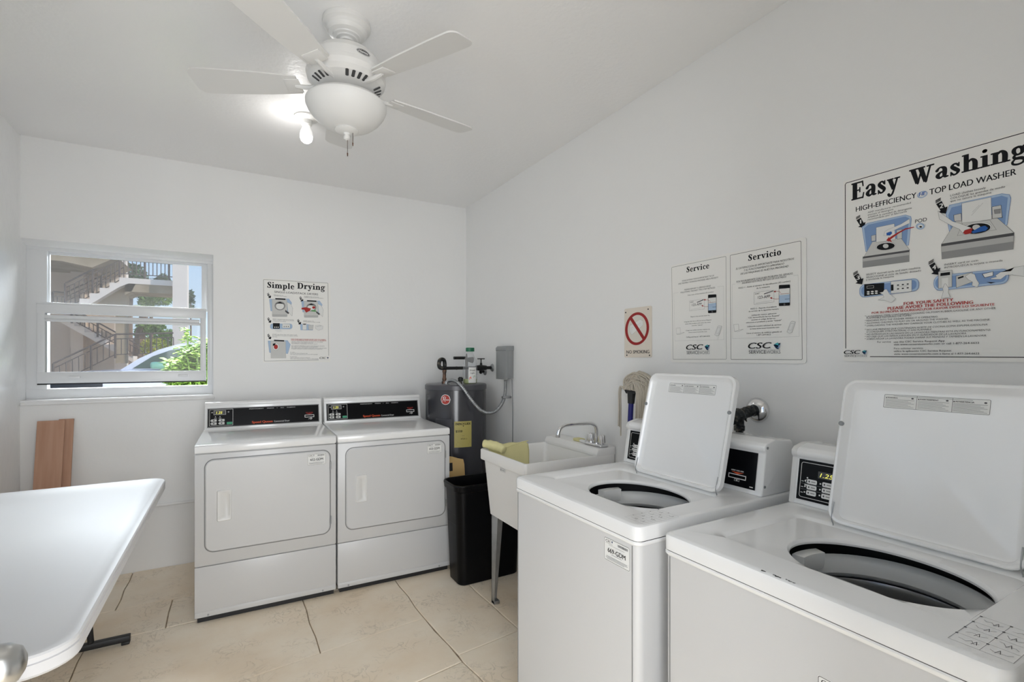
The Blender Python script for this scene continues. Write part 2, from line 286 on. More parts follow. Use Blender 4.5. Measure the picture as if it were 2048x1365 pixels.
class Print:
    LAY = 2.5e-5
    def __init__(s): s.g = {}; s.n = 0
    def bm(s, grp, col):
        if grp not in s.g: s.g[grp] = (bmesh.new(), [])
        b, cols = s.g[grp]
        if col not in cols: cols.append(col)
        s.n += 1
        return b, cols.index(col), 1.2e-4+s.n*s.LAY
    def poly(s, pts, col, grp='drawing'):
        b, ci, z = s.bm(grp, col)
        vs = [b.verts.new((x, y, z)) for x, y in pts]
        a = sum(pts[i][0]*pts[(i+1) % len(pts)][1]-pts[(i+1) % len(pts)][0]*pts[i][1] for i in range(len(pts)))
        if a < 0: vs.reverse()
        try: f = b.faces.new(vs); f.material_index = ci; bmesh.ops.triangulate(b, faces=[f]) if len(vs) > 4 else None
        except ValueError: pass
    def rect(s, x0, y0, x1, y1, col, grp='drawing'): s.poly([(x0, y0), (x1, y0), (x1, y1), (x0, y1)], col, grp)
    def ribbon(s, pts, col, grp, z=None, ci=None, caps=True):   # pts (x, y, width)
        if z is None: b, ci, z = s.bm(grp, col)
        else: b = s.g[grp][0]
        n = len(pts); Ls = []; Rs = []
        for i, (x, y, w) in enumerate(pts):
            x0, y0 = pts[max(i-1, 0)][:2]; x1, y1 = pts[min(i+1, n-1)][:2]
            dx, dy = x1-x0, y1-y0; l = math.hypot(dx, dy) or 1; nx, ny = -dy/l*w/2, dx/l*w/2
            Ls.append(b.verts.new((x+nx, y+ny, z))); Rs.append(b.verts.new((x-nx, y-ny, z)))
        for i in range(n-1):
            f = b.faces.new((Rs[i], Rs[i+1], Ls[i+1], Ls[i])); f.material_index = ci
        if caps:
            for x, y, w in (pts[0], pts[-1]):
                vs = [b.verts.new((x+w/2*math.cos(k*math.pi/5), y+w/2*math.sin(k*math.pi/5), z+1e-6)) for k in range(10)]
                f = b.faces.new(vs); f.material_index = ci
    def line(s, pts, w, col, grp='drawing', closed=False):
        if closed: pts = list(pts)+[pts[0]]
        b, ci, z = s.bm(grp, col)
        for p, q in zip(pts[:-1], pts[1:]):
            dx, dy = q[0]-p[0], q[1]-p[1]; l = math.hypot(dx, dy)
            if l < 1e-7: continue
            ex, ey = dx/l*w*.4, dy/l*w*.4; nx, ny = -dy/l*w/2, dx/l*w/2
            vs = [b.verts.new((p[0]-ex-nx, p[1]-ey-ny, z)), b.verts.new((q[0]+ex-nx, q[1]+ey-ny, z)), b.verts.new((q[0]+ex+nx, q[1]+ey+ny, z)), b.verts.new((p[0]-ex+nx, p[1]-ey+ny, z))]
            # keep the face normal outward
            f = b.faces.new(vs); f.material_index = ci
    def serif(s, txt, x, y, w, h, col, grp='lettering'):
        tot = sum(SERIF[c][0]+.07 for c in txt)-.12; sx = w/tot; cx = x
        b, ci, z = s.bm(grp, col)
        for c in txt:
            adv, sts = SERIF[c]
            for st in sts:
                z += 3e-6
                if len(st) > 2:
                    P = [Vector(p) for p in st]; Q = []
                    for i in range(len(P)-1):
                        p0 = P[max(i-1, 0)]; p1 = P[i]; p2 = P[i+1]; p3 = P[min(i+2, len(P)-1)]
                        for j in range(4):
                            t = j/4; Q.append(.5*((2*p1)+(-p0+p2)*t+(2*p0-5*p1+4*p2-p3)*t*t+(-p0+3*p1-3*p2+p3)*t**3))
                    Q.append(P[-1])
                else: Q = st
                k = (sx+h)/2
                s.ribbon([(cx+q[0]*sx, y+q[1]*h, q[2]*k*1.12) for q in Q], col, grp, z, ci, caps=(len(st) > 2 or st[0][2] < .12 or abs(st[0][0]-st[1][0])+abs(st[0][1]-st[1][1]) < .05))
            cx += (adv+.07)*sx
    def text(s, txt, x, y, w, h, col, st='', grp='lettering', align='l', mirror=False):
        if not txt: return
        if txt == '1': x, w = x+w*.32, w*.36
        if 's' in st: return s.serif(txt, x, y, w, h, col, grp)
        b, ci, z = s.bm(grp, col)
        c = bpy.data.curves.new('t', 'FONT'); c.body = txt; c.size = 1/.7; c.resolution_u = 4 if h > .009 else 2
        if 'i' in st: c.shear = .22
        o = bpy.data.objects.new('t', c); me = o.to_mesh()
        if len(me.vertices):
            xs = [v.co.x for v in me.vertices]; x0, x1 = min(xs), max(xs)
            sx = (w/(x1-x0)) if w else h
            off = x-x0*sx if align == 'l' else x-(x0+x1)/2*sx
            for j_, dx in enumerate((-.045, 0, .045) if 'b' in st else (-.022, .022) if 'm' in st else (0,)):   # heavier weights: overlaid copies
                vs = [b.verts.new((off+v.co.x*sx+dx*h, y+v.co.y*h, z+j_*3e-6)) for v in me.vertices]
                for p in me.polygons:
                    try: f = b.faces.new([vs[i] for i in p.vertices]); f.material_index = ci
                    except ValueError: pass
        o.to_mesh_clear(); bpy.data.objects.remove(o); bpy.data.curves.remove(c)
    def build(s, mtx, parent, names=None, fmap=None):
        out = []
        for grp, (b, cols) in s.g.items():
            for f in b.faces:
                f.normal_update()
                if f.normal.z < 0: f.normal_flip()
            if fmap:
                for v in b.verts: v.co = fmap(v.co)
            if mtx is not None: b.transform(mtx)
            me = bpy.data.meshes.new(grp); b.to_mesh(me); b.free()
            for c in cols: me.materials.append(PM[c])
            o = bpy.data.objects.new(grp, me); COL.objects.link(o); o.parent = parent
            if grp in ('lettering', 'drawing', 'border', 'barcode', 'button'): o['kind'] = 'stuff'
            out.append(o)
        return out
# ------------------------------------------------------------------ what is printed on the signs (0.1 mm units)
PRINT = {
 'EW': [
  ('L',[(22,378),(5,5725),(38,5774),(4345,5763)],22,'k'),
  ('L',[(733,100),(4408,72)],22,'k'),
  ('T','Easy',209,5149,1280,552,'k','s'),
  ('T','Washing',1768,5139,2455,479,'k','s'),
  ('T','HIGH-EFFICIENCY',325,4759,1601,156,'k','m'),
  ('T','TOP LOAD WASHER',2241,4747,1796,166,'k','m'),
  ('P',[(2191,4810),(2185,4781),(2168,4755),(2142,4734),(2109,4720),(2072,4714),(2035,4718),(2002,4731),(1975,4751),(1958,4777),(1952,4806),(1958,4836),(1975,4862),(2002,4883),(2035,4897),(2072,4902),(2109,4898),(2142,4885),(2168,4865),(2185,4839)],'b'),
  ('L',[(2191,4810),(2185,4781),(2168,4755),(2142,4734),(2109,4720),(2072,4714),(2035,4718),(2002,4731),(1975,4751),(1958,4777),(1952,4806),(1958,4836),(1975,4862),(2002,4883),(2035,4897),(2072,4902),(2109,4898),(2142,4885),(2168,4865),(2185,4839),(2191,4810)],5,'B'),
  ('P',[(2166,4810),(2159,4784),(2138,4762),(2108,4746),(2072,4740),(2036,4745),(2006,4759),(1985,4781),(1978,4807),(1985,4833),(2006,4855),(2036,4871),(2072,4876),(2108,4871),(2138,4857),(2159,4835)],'w'),
  ('T','HE',1991,4778,166,105,'B','bi'),
  ('T','ADD manufacturer recommended',663,4624,1132,52,'k',''),
  ('T','amount of detergent',663,4548,688,52,'k',''),
  ('T','AÑADA la cantidad de detergente',663,4465,1154,53,'k',''),
  ('T','recomendado por el fabricante',663,4397,1032,52,'k',''),
  ('T','POD',1898,4015,281,103,'k',''),
  ('P',[(324,4583),(444,4629),(453,4612),(333,4566)],'k'),
  ('P',[(324,4554),(444,4600),(453,4584),(333,4538)],'k'),
  ('P',[(324,4526),(444,4572),(453,4555),(333,4509)],'k'),
  ('P',[(341,4486),(467,4534),(546,4351),(602,4363),(566,4189),(387,4256),(444,4287)],'k'),
  ('T','1',422,4352,79,121,'w','b'),
  ('P',[(498,4230),(654,4315),(1659,4320),(1795,4237),(1809,4152),(1741,3402),(608,3421)],'b'),
  ('L',[(498,4230),(654,4315),(1659,4320),(1795,4237),(1809,4152),(1741,3402),(608,3421),(498,4230)],7,'B'),
  ('P',[(561,4180),(676,4258),(1659,4271),(1747,4200),(1687,3413),(639,3450)],'c'),
  ('P',[(561,3272),(792,3696),(1548,3656),(1768,3251)],'l'),
  ('L',[(561,3272),(792,3696),(1548,3656),(1768,3251),(561,3272)],6,'G'),
  ('P',[(524,3244),(1757,3236),(1757,2910),(524,2929)],'g'),
  ('L',[(524,3244),(1757,3236),(1757,2910),(524,2929),(524,3244)],6,'G'),
  ('P',[(524,3279),(1768,3257),(1757,3197),(524,3220)],'G'),
  ('P',[(524,3122),(1757,3106),(1757,2910),(524,2929)],'m'),
  ('P',[(898,4120),(1380,4125),(1408,3636),(898,3657)],'w'),
  ('L',[(898,4120),(1380,4125),(1408,3636),(898,3657),(898,4120)],6,'G'),
  ('P',[(762,3892),(883,3900),(883,3712),(768,3718)],'l'),
  ('L',[(762,3892),(883,3900),(883,3712),(768,3718),(762,3892)],7,'k'),
  ('P',[(1436,3912),(1576,3913),(1576,3633),(1450,3643)],'l'),
  ('L',[(1436,3912),(1576,3913),(1576,3633),(1450,3643),(1436,3912)],7,'k'),
  ('P',[(1408,3465),(1400,3434),(1375,3406),(1335,3384),(1283,3368),(1221,3360),(1155,3361),(1089,3371),(1026,3388),(972,3412),(930,3441),(904,3474),(895,3508),(904,3540),(930,3568),(972,3591),(1026,3606),(1089,3613),(1155,3611),(1221,3601),(1283,3583),(1335,3559),(1375,3530),(1400,3498)],'w'),
  ('L',[(1408,3465),(1400,3434),(1375,3406),(1335,3384),(1283,3368),(1221,3360),(1155,3361),(1089,3371),(1026,3388),(972,3412),(930,3441),(904,3474),(895,3508),(904,3540),(930,3568),(972,3591),(1026,3606),(1089,3613),(1155,3611),(1221,3601),(1283,3583),(1335,3559),(1375,3530),(1400,3498),(1408,3465)],5,'G'),
  ('P',[(1391,3460),(1383,3433),(1360,3409),(1323,3390),(1274,3377),(1217,3370),(1155,3371),(1093,3380),(1035,3395),(984,3416),(946,3442),(921,3470),(913,3499),(921,3527),(946,3551),(984,3571),(1035,3583),(1093,3589),(1155,3587),(1217,3578),(1274,3563),(1323,3541),(1360,3516),(1383,3488)],'k'),
  ('P',[(1231,3478),(1223,3450),(1202,3431),(1172,3424),(1138,3430),(1108,3449),(1087,3477),(1079,3508),(1087,3536),(1108,3555),(1138,3562),(1172,3555),(1202,3536),(1223,3509)],'l'),
  ('P',[(1120,3933),(1208,3981),(1548,4068),(1768,4178),(1768,4048),(1493,3965),(1294,3894),(1179,3802),(1105,3818)],'w'),
  ('L',[(1120,3933),(1208,3981),(1548,4068),(1768,4178),(1768,4048),(1493,3965),(1294,3894),(1179,3802),(1105,3818),(1120,3933)],4,'G'),
  ('P',[(1173,3887),(1294,3911),(1328,3853),(1271,3792),(1179,3812)],'B'),
  ('P',[(1164,3670),(1236,3611),(1294,3676),(1493,3800),(1659,3878),(1876,3893),(1876,3916),(1659,3917),(1464,3839),(1280,3746),(1208,3678)],'r'),
  ('P',[(1179,3674),(1323,3570),(1242,3754)],'r'),
  ('P',[(2124,3871),(2119,3844),(2105,3823),(2083,3808),(2056,3801),(2025,3804),(1994,3816),(1966,3835),(1944,3860),(1929,3888),(1924,3917),(1929,3944),(1944,3966),(1966,3981),(1994,3987),(2025,3984),(2056,3972),(2083,3953),(2105,3928),(2119,3899)],'b'),
  ('L',[(2124,3871),(2119,3844),(2105,3823),(2083,3808),(2056,3801),(2025,3804),(1994,3816),(1966,3835),(1944,3860),(1929,3888),(1924,3917),(1929,3944),(1944,3966),(1966,3981),(1994,3987),(2025,3984),(2056,3972),(2083,3953),(2105,3928),(2119,3899),(2124,3871)],4,'B'),
  ('P',[(2088,3879),(2085,3864),(2076,3852),(2062,3844),(2044,3841),(2025,3843),(2005,3850),(1988,3861),(1974,3876),(1965,3892),(1961,3909),(1965,3924),(1974,3936),(1988,3944),(2005,3947),(2025,3945),(2044,3938),(2062,3927),(2076,3912),(2085,3896)],'w'),
  ('P',[(2067,3868),(2065,3861),(2061,3854),(2054,3850),(2045,3849),(2035,3850),(2026,3853),(2017,3859),(2010,3866),(2005,3874),(2004,3883),(2005,3890),(2010,3896),(2017,3900),(2026,3902),(2035,3901),(2045,3897),(2054,3892),(2061,3884),(2065,3876)],'k'),
  ('P',[(2381,4546),(2498,4596),(2506,4578),(2389,4527)],'k'),
  ('P',[(2381,4514),(2498,4565),(2506,4547),(2389,4496)],'k'),
  ('P',[(2381,4482),(2498,4534),(2506,4516),(2389,4464)],'k'),
  ('P',[(2397,4439),(2520,4493),(2597,4291),(2652,4304),(2617,4113),(2442,4186),(2498,4220)],'k'),
  ('T','2',2476,4292,77,132,'w','b'),
  ('T','LOAD clothes loosely',2714,4564,743,53,'k',''),
  ('T','COLOQUE las prendas de modo',2714,4481,1115,52,'k',''),
  ('T','que no sature la maquina',2714,4404,852,53,'k',''),
  ('P',[(2619,4117),(2696,4327),(3766,4336),(3910,4270),(3939,4171),(3866,3494),(2696,3573)],'b'),
  ('L',[(2619,4117),(2696,4327),(3766,4336),(3910,4270),(3939,4171),(3866,3494),(2696,3573),(2619,4117)],7,'B'),
  ('P',[(2670,4055),(2740,4250),(3766,4281),(3882,4202),(3833,3532),(2722,3649)],'c'),
  ('P',[(2527,3280),(2850,3863),(3608,3833),(3998,3267)],'l'),
  ('L',[(2527,3280),(2850,3863),(3608,3833),(3998,3267),(2527,3280)],6,'G'),
  ('P',[(2514,3249),(3998,3237),(3983,2849),(2527,2849)],'g'),
  ('L',[(2514,3249),(3998,3237),(3983,2849),(2527,2849),(2514,3249)],6,'G'),
  ('P',[(2522,3049),(3987,3044),(3983,2849),(2527,2849)],'m'),
  ('P',[(2514,3282),(4004,3266),(3998,3192),(2516,3209)],'G'),
  ('P',[(2963,4303),(3562,4303),(3573,3718),(2968,3738)],'w'),
  ('L',[(2963,4303),(3562,4303),(3573,3718),(2968,3738),(2963,4303)],6,'G'),
  ('L',[(3164,3920),(3399,4193)],5,'m'),
  ('L',[(3184,4004),(3328,4156)],5,'m'),
  ('P',[(2791,4024),(2950,4032),(2958,3821),(2801,3849)],'l'),
  ('L',[(2791,4024),(2950,4032),(2958,3821),(2801,3849),(2791,4024)],8,'k'),
  ('P',[(3580,4041),(3755,4040),(3777,3713),(3585,3730)],'l'),
  ('L',[(3580,4041),(3755,4040),(3777,3713),(3585,3730),(3580,4041)],8,'k'),
  ('P',[(3621,3953),(3748,3944),(3744,3829),(3631,3845)],'m'),
  ('L',[(3621,3953),(3748,3944),(3744,3829),(3631,3845),(3621,3953)],5,'G'),
  ('P',[(2867,3438),(2987,3765),(3539,3701),(3665,3418)],'l'),
  ('L',[(2867,3438),(2987,3765),(3539,3701),(3665,3418),(2867,3438)],5,'G'),
  ('P',[(3573,3518),(3565,3482),(3540,3449),(3501,3422),(3448,3402),(3385,3390),(3316,3387),(3244,3393),(3173,3409),(3108,3432),(3053,3463),(3011,3499),(2984,3537),(2975,3577),(2984,3614),(3011,3648),(3053,3675),(3108,3695),(3173,3706),(3244,3707),(3316,3700),(3385,3683),(3448,3659),(3501,3628),(3540,3593),(3565,3556)],'w'),
  ('L',[(3573,3518),(3565,3482),(3540,3449),(3501,3422),(3448,3402),(3385,3390),(3316,3387),(3244,3393),(3173,3409),(3108,3432),(3053,3463),(3011,3499),(2984,3537),(2975,3577),(2984,3614),(3011,3648),(3053,3675),(3108,3695),(3173,3706),(3244,3707),(3316,3700),(3385,3683),(3448,3659),(3501,3628),(3540,3593),(3565,3556),(3573,3518)],5,'G'),
  ('P',[(3550,3511),(3542,3479),(3520,3450),(3483,3427),(3435,3409),(3377,3399),(3313,3397),(3247,3402),(3182,3416),(3122,3437),(3071,3464),(3032,3496),(3008,3530),(3000,3565),(3008,3598),(3032,3627),(3071,3651),(3122,3668),(3182,3678),(3247,3679),(3313,3672),(3377,3657),(3435,3635),(3483,3608),(3520,3577),(3542,3544)],'k'),
  ('P',[(3349,3553),(3345,3531),(3334,3512),(3316,3500),(3293,3494),(3268,3496),(3243,3505),(3220,3521),(3202,3542),(3190,3566),(3186,3591),(3190,3613),(3202,3632),(3220,3644),(3243,3650),(3268,3648),(3293,3638),(3316,3622),(3334,3601),(3345,3577)],'l'),
  ('P',[(3347,3569),(3446,3577),(3504,3502),(3457,3441),(3208,3427),(3159,3470)],'B'),
  ('P',[(2987,3588),(3111,3615),(3189,3558),(3159,3438),(3037,3433),(2975,3495)],'r'),
  ('P',[(2442,4229),(2773,3849),(2913,3767),(3172,3578),(3025,3548),(2987,3476),(2913,3606),(2773,3712),(2474,3988)],'w'),
  ('L',[(2442,4229),(2773,3849),(2913,3767),(3172,3578),(3025,3548),(2987,3476),(2913,3606),(2773,3712),(2474,3988),(2442,4229)],5,'G'),
  ('P',[(249,2799),(379,2861),(388,2845),(258,2783)],'k'),
  ('P',[(249,2768),(379,2831),(388,2814),(258,2752)],'k'),
  ('P',[(249,2738),(379,2800),(388,2783),(258,2721)],'k'),
  ('P',[(268,2697),(403,2762),(489,2574),(549,2592),(510,2402),(317,2455),(379,2494)],'k'),
  ('T','3',354,2566,86,129,'w','b'),
  ('T','SELECT desired cycle and start machine',624,2665,1406,51,'k',''),
  ('T','SELECCIONE el ciclo de lavado deseado',624,2578,1425,51,'k',''),
  ('T','y encienda la maquina',624,2508,751,51,'k',''),
  ('P',[(1871,2389),(1917,2379),(1956,2347),(1982,2301),(1991,2246),(1991,2167),(1982,2111),(1956,2064),(1917,2032),(1871,2019),(581,1985),(527,1996),(481,2029),(450,2079),(440,2140),(440,2226),(450,2286),(481,2338),(527,2372),(581,2384)],'b'),
  ('L',[(1871,2389),(1917,2379),(1956,2347),(1982,2301),(1991,2246),(1991,2167),(1982,2111),(1956,2064),(1917,2032),(1871,2019),(581,1985),(527,1996),(481,2029),(450,2079),(440,2140),(440,2226),(450,2286),(481,2338),(527,2372),(581,2384),(1871,2389)],8,'B'),
  ('P',[(1843,2349),(1880,2340),(1912,2314),(1934,2276),(1941,2231),(1941,2194),(1934,2148),(1912,2109),(1880,2083),(1843,2073),(606,2045),(562,2053),(525,2080),(500,2122),(491,2171),(491,2211),(500,2260),(525,2302),(562,2331),(606,2341)],'c'),
  ('P',[(573,2395),(1123,2364),(1116,2020),(573,2016)],'k'),
  ('P',[(729,2134),(721,2122),(700,2116),(673,2119),(652,2130),(644,2144),(652,2157),(673,2162),(700,2159),(721,2149)],'w'),
  ('P',[(729,2072),(721,2060),(700,2054),(673,2057),(652,2068),(644,2082),(652,2094),(673,2100),(700,2097),(721,2086)],'w'),
  ('P',[(841,2132),(833,2120),(812,2114),(786,2118),(765,2128),(757,2142),(765,2155),(786,2160),(812,2157),(833,2147)],'w'),
  ('P',[(841,2071),(833,2058),(812,2053),(786,2056),(765,2066),(757,2080),(765,2093),(786,2098),(812,2095),(833,2085)],'w'),
  ('P',[(952,2131),(944,2118),(923,2113),(897,2116),(876,2126),(868,2140),(876,2153),(897,2158),(923,2155),(944,2145)],'w'),
  ('P',[(952,2069),(944,2057),(923,2051),(897,2054),(876,2065),(868,2079),(876,2091),(897,2097),(923,2094),(944,2083)],'w'),
  ('L',[(649,2328),(836,2318),(836,2248),(649,2257),(649,2328)],5,'w'),
  ('P',[(1296,2382),(1827,2363),(1823,2019),(1296,2013)],'w'),
  ('L',[(1296,2382),(1827,2363),(1823,2019),(1296,2013),(1296,2382)],6,'k'),
  ('P',[(1301,2286),(1366,2283),(1366,2100),(1301,2100)],'k'),
  ('P',[(1456,2266),(1509,2264),(1509,2232),(1456,2233)],'k'),
  ('P',[(1456,2152),(1509,2151),(1509,2118),(1456,2119)],'k'),
  ('P',[(1579,2266),(1631,2264),(1631,2232),(1579,2234)],'k'),
  ('P',[(1579,2153),(1631,2152),(1631,2120),(1579,2121)],'k'),
  ('P',[(1701,2266),(1752,2264),(1752,2233),(1701,2234)],'k'),
  ('P',[(1701,2154),(1752,2153),(1752,2121),(1701,2122)],'k'),
  ('L',[(1456,2206),(1743,2202)],8,'m'),
  ('P',[(959,1856),(1116,1840),(1305,1739),(1422,1849),(1329,1941),(1258,2017),(1187,2163),(1128,2157),(1092,2092),(995,2075),(1092,2009),(1116,1923)],'w'),
  ('L',[(959,1856),(1116,1840),(1305,1739),(1422,1849),(1329,1941),(1258,2017),(1187,2163),(1128,2157),(1092,2092),(995,2075),(1092,2009),(1116,1923),(959,1856)],4,'G'),
  ('P',[(2225,2819),(2343,2882),(2351,2865),(2233,2802)],'k'),
  ('P',[(2225,2788),(2343,2851),(2351,2834),(2233,2771)],'k'),
  ('P',[(2225,2756),(2343,2820),(2351,2803),(2233,2739)],'k'),
  ('P',[(2242,2715),(2365,2782),(2443,2589),(2498,2608),(2462,2414),(2287,2468),(2343,2508)],'k'),
  ('T','4',2321,2581,77,132,'w','b'),
  ('T','INSERT card or coin',2588,2656,719,50,'k',''),
  ('T','INTRODUZCA la tarjeta o moneda',2588,2572,1200,50,'k',''),
  ('P',[(3780,2372),(3826,2359),(3864,2323),(3890,2270),(3899,2208),(3899,2150),(3890,2088),(3864,2035),(3826,1999),(3780,1986),(2493,1971),(2438,1984),(2392,2023),(2361,2081),(2350,2149),(2350,2214),(2361,2282),(2392,2340),(2438,2378),(2493,2391)],'b'),
  ('L',[(3780,2372),(3826,2359),(3864,2323),(3890,2270),(3899,2208),(3899,2150),(3890,2088),(3864,2035),(3826,1999),(3780,1986),(2493,1971),(2438,1984),(2392,2023),(2361,2081),(2350,2149),(2350,2214),(2361,2282),(2392,2340),(2438,2378),(2493,2391),(3780,2372)],8,'B'),
  ('P',[(3763,2333),(3802,2322),(3835,2291),(3857,2246),(3865,2192),(3865,2174),(3857,2120),(3835,2075),(3802,2044),(3763,2033),(2507,2023),(2461,2034),(2421,2067),(2394,2117),(2385,2176),(2385,2196),(2394,2255),(2421,2304),(2461,2337),(2507,2348)],'c'),
  ('P',[(2452,2506),(2758,2502),(2758,2034),(2452,2029)],'l'),
  ('L',[(2452,2506),(2758,2502),(2758,2034),(2452,2029),(2452,2506)],7,'k'),
  ('P',[(2503,2455),(2715,2458),(2715,2373),(2499,2372)],'k'),
  ('P',[(2533,2303),(2673,2303),(2673,2032),(2533,2024)],'w'),
  ('P',[(2564,1919),(2554,2021),(2594,2143),(2624,2139),(2683,2005),(2673,1893),(2723,1750),(2523,1746)],'w'),
  ('L',[(2564,1919),(2554,2021),(2594,2143),(2624,2139),(2683,2005),(2673,1893),(2723,1750),(2523,1746),(2564,1919)],5,'G'),
  ('P',[(2844,2321),(3191,2376),(3191,2113),(2850,1997)],'l'),
  ('L',[(2844,2321),(3191,2376),(3191,2113),(2850,1997),(2844,2321)],6,'k'),
  ('P',[(2883,2279),(3004,2311),(3009,2265),(2889,2233)],'k'),
  ('P',[(3041,2280),(3145,2358),(3238,2313),(3274,2174),(3329,2058),(3293,1954),(3182,2017),(3191,2113),(3107,2185)],'w'),
  ('L',[(3041,2280),(3145,2358),(3238,2313),(3274,2174),(3329,2058),(3293,1954),(3182,2017),(3191,2113),(3107,2185),(3041,2280)],5,'G'),
  ('P',[(3393,2297),(3606,2329),(3606,2223),(3438,2194)],'w'),
  ('L',[(3393,2297),(3606,2329),(3606,2223),(3438,2194),(3393,2297)],10,'k'),
  ('P',[(3474,2075),(3659,2038),(3562,2020)],'k'),
  ('P',[(3562,2134),(3754,2107),(3857,2198),(3966,2193),(4188,2115),(4188,2388),(4008,2371),(3941,2289),(3754,2295),(3650,2216),(3676,2177),(3562,2158)],'w'),
  ('L',[(3562,2134),(3754,2107),(3857,2198),(3966,2193),(4188,2115),(4188,2388),(4008,2371),(3941,2289),(3754,2295),(3650,2216),(3676,2177),(3562,2158),(3562,2134)],5,'G'),
  ('T','FOR YOUR SAFETY',1631,1635,1155,86,'r','b'),
  ('T','PLEASE AVOID THE FOLLOWING',1218,1526,1986,88,'r','b'),
  ('T','POR SU PROPIA SEGURIDAD,POR FAVOR EVITE LO SIGUIENTE',789,1438,2847,62,'r','b'),
  ('T','LAUNDERING ITEMS CONTAINING COOKING OIL,FOAM RUBBER,GASOLINE OR ANY OTHER',644,1343,3015,48,'k',''),
  ('P',[(621,1388),(618,1380),(611,1377),(604,1381),(601,1389),(604,1397),(611,1400),(618,1396)],'k'),
  ('T','FLAMMABLE MATERIALS OR FUMES.',644,1291,1188,48,'k',''),
  ('T','REACHING INTO THE WASHER WHILE IT IS OPERATING.',644,1210,1808,48,'k',''),
  ('P',[(621,1243),(618,1235),(611,1232),(604,1236),(601,1244),(604,1252),(611,1255),(618,1251)],'k'),
  ('T','ALLOWING CHILDREN TO PLAY ON OR AROUND THE WASHER.',644,1132,2043,48,'k',''),
  ('P',[(621,1169),(618,1161),(611,1158),(604,1162),(601,1170),(604,1178),(611,1181),(618,1177)],'k'),
  ('T','OVERLOADING THE WASHER MAY DAMAGE YOUR CLOTHES AS WELL AS THE MACHINE.',644,1050,2910,48,'k',''),
  ('P',[(621,1095),(618,1087),(611,1084),(604,1088),(601,1096),(604,1104),(611,1107),(618,1103)],'k'),
  ('T','NO LAVE PRENDAS QUE CONTENGAN ACEITE DE COCINA,GOMA ESPUMA,GASOLINA',644,923,2851,49,'k','i'),
  ('P',[(621,967),(618,959),(611,956),(604,960),(601,968),(604,976),(611,979),(618,975)],'k'),
  ('T','O CUALQUIER OTRO MATERIAL O GAS FLAMABLE.',644,857,1664,48,'k','i'),
  ('T','NO INTRODUZCA LAS MANOS EN LA LAVADORA MIENTRAS ESTÁ EN FUNCIONAMIENTO.',644,777,2918,48,'k','i'),
  ('P',[(621,816),(618,809),(611,806),(604,809),(601,817),(604,825),(611,828),(618,825)],'k'),
  ('T','NO DEJE QUE LOS NIÑOS JUEGUEN EN O ALREDEDOR DE LA LAVADORA.',644,706,2430,48,'k','i'),
  ('P',[(621,743),(618,735),(611,732),(604,735),(601,743),(604,751),(611,754),(618,751)],'k'),
  ('T','SOBRECARGAR LA LAVADORA PODRÍA DAÑAR SUS PRENDAS Y TAMBIÉN LA LAVADORA.',644,631,2833,48,'k','i'),
  ('P',[(621,669),(618,661),(611,658),(604,661),(601,669),(604,677),(611,680),(618,677)],'k'),
  ('T','For service',942,528,359,53,'k',''),
  ('T','use the CSC Service Request App',1380,518,1220,52,'k','m'),
  ('T','visit www.cscserviceworks.com or call 1-877-264-6622',1380,438,1953,52,'k','m'),
  ('T','Para solicitar servicio',1384,321,720,51,'k',''),
  ('T','utilice la aplicación CSC Service Request',1384,239,1362,52,'k','m'),
  ('T','visite www.cscserviceworks.com o llame al 1-877-264-6622',1384,154,1949,51,'k','m'),
  ('T','CSC',-11,188,484,124,'k','bi'),
  ('P',[(512,261),(609,221),(654,298),(609,168),(564,186)],'D'),
  ('P',[(525,273),(603,311),(622,245)],'t'),
  ('P',[(590,198),(654,292),(635,209)],'c'),
  ('L',[(-11,163),(654,161)],4,'G'),
  ('T','SERVICE',3,93,358,59,'G',''),
  ('T','WORKS',368,93,286,58,'m',''),
 ],
 'SV': [
  ('L',[(94,86),(12,4247),(50,4271),(2812,4263),(2852,4238),(2872,99),(2837,77),(125,72),(94,86)],11,'k'),
  ('L',[(3080,82),(3045,4247),(3075,4267),(5848,4262),(5878,4233),(5923,94),(5893,67),(3109,69),(3080,82)],14,'k'),
  ('T','Service',854,3909,1181,238,'k','s'),
  ('T','Servicio',3837,3903,1316,234,'k','s'),
  ('T','YOUR SATISFACTION IS IMPORTANT TO US',604,3537,1675,62,'k','i'),
  ('T','AND PROPERLY WORKING MACHINES ARE A PRIORITY',391,3431,2101,63,'k','i'),
  ('T','PLEASE REPORT A SERVICE ISSUE',736,3128,1384,62,'k','i'),
  ('T','FOLLOWING THE EASY TWO STEP METHOD:',525,3028,1817,63,'k','i'),
  ('T','Take note of the machine ID number',913,2873,1355,47,'k',''),
  ('T','123-APP',1157,2394,508,103,'k',''),
  ('T','Report the service issue by:',1088,1912,990,47,'k',''),
  ('T','Using the CSC ServiceWorks Service Request',724,1714,1428,42,'k',''),
  ('T','select the problem and enter the issue',783,1616,1327,43,'k',''),
  ('T','and click "Submit"',1146,1525,574,42,'k',''),
  ('T','Using our online service request at',819,1324,1248,43,'k',''),
  ('T','www.cscserviceworks.com',972,1232,955,42,'k',''),
  ('T','Calling toll-free at 1-877-264-6622',842,1028,1236,52,'k',''),
  ('T','SU SATISFACCIÓN ES IMPORTANTE PARA NOSOTROS',3303,3644,2332,73,'k','i'),
  ('T','Y EL FUNCIONAMIENTO APROPIADO',3662,3529,1611,72,'k','i'),
  ('T','DE LAS MÁQUINAS ES NUESTRA PRIORIDAD',3512,3412,1920,72,'k','i'),
  ('T','POR FAVOR,REPORTE CUALQUIER PROBLEMA DEL SERVICIO,',3327,3125,2269,68,'k','i'),
  ('T','SIGUIENDO ESTE FÁCIL MÉTODO DE DOS PASOS',3573,3042,1780,68,'k','i'),
  ('T','PASO 1 - Anote el número de identificación (ID number)',3427,2870,2076,55,'k',''),
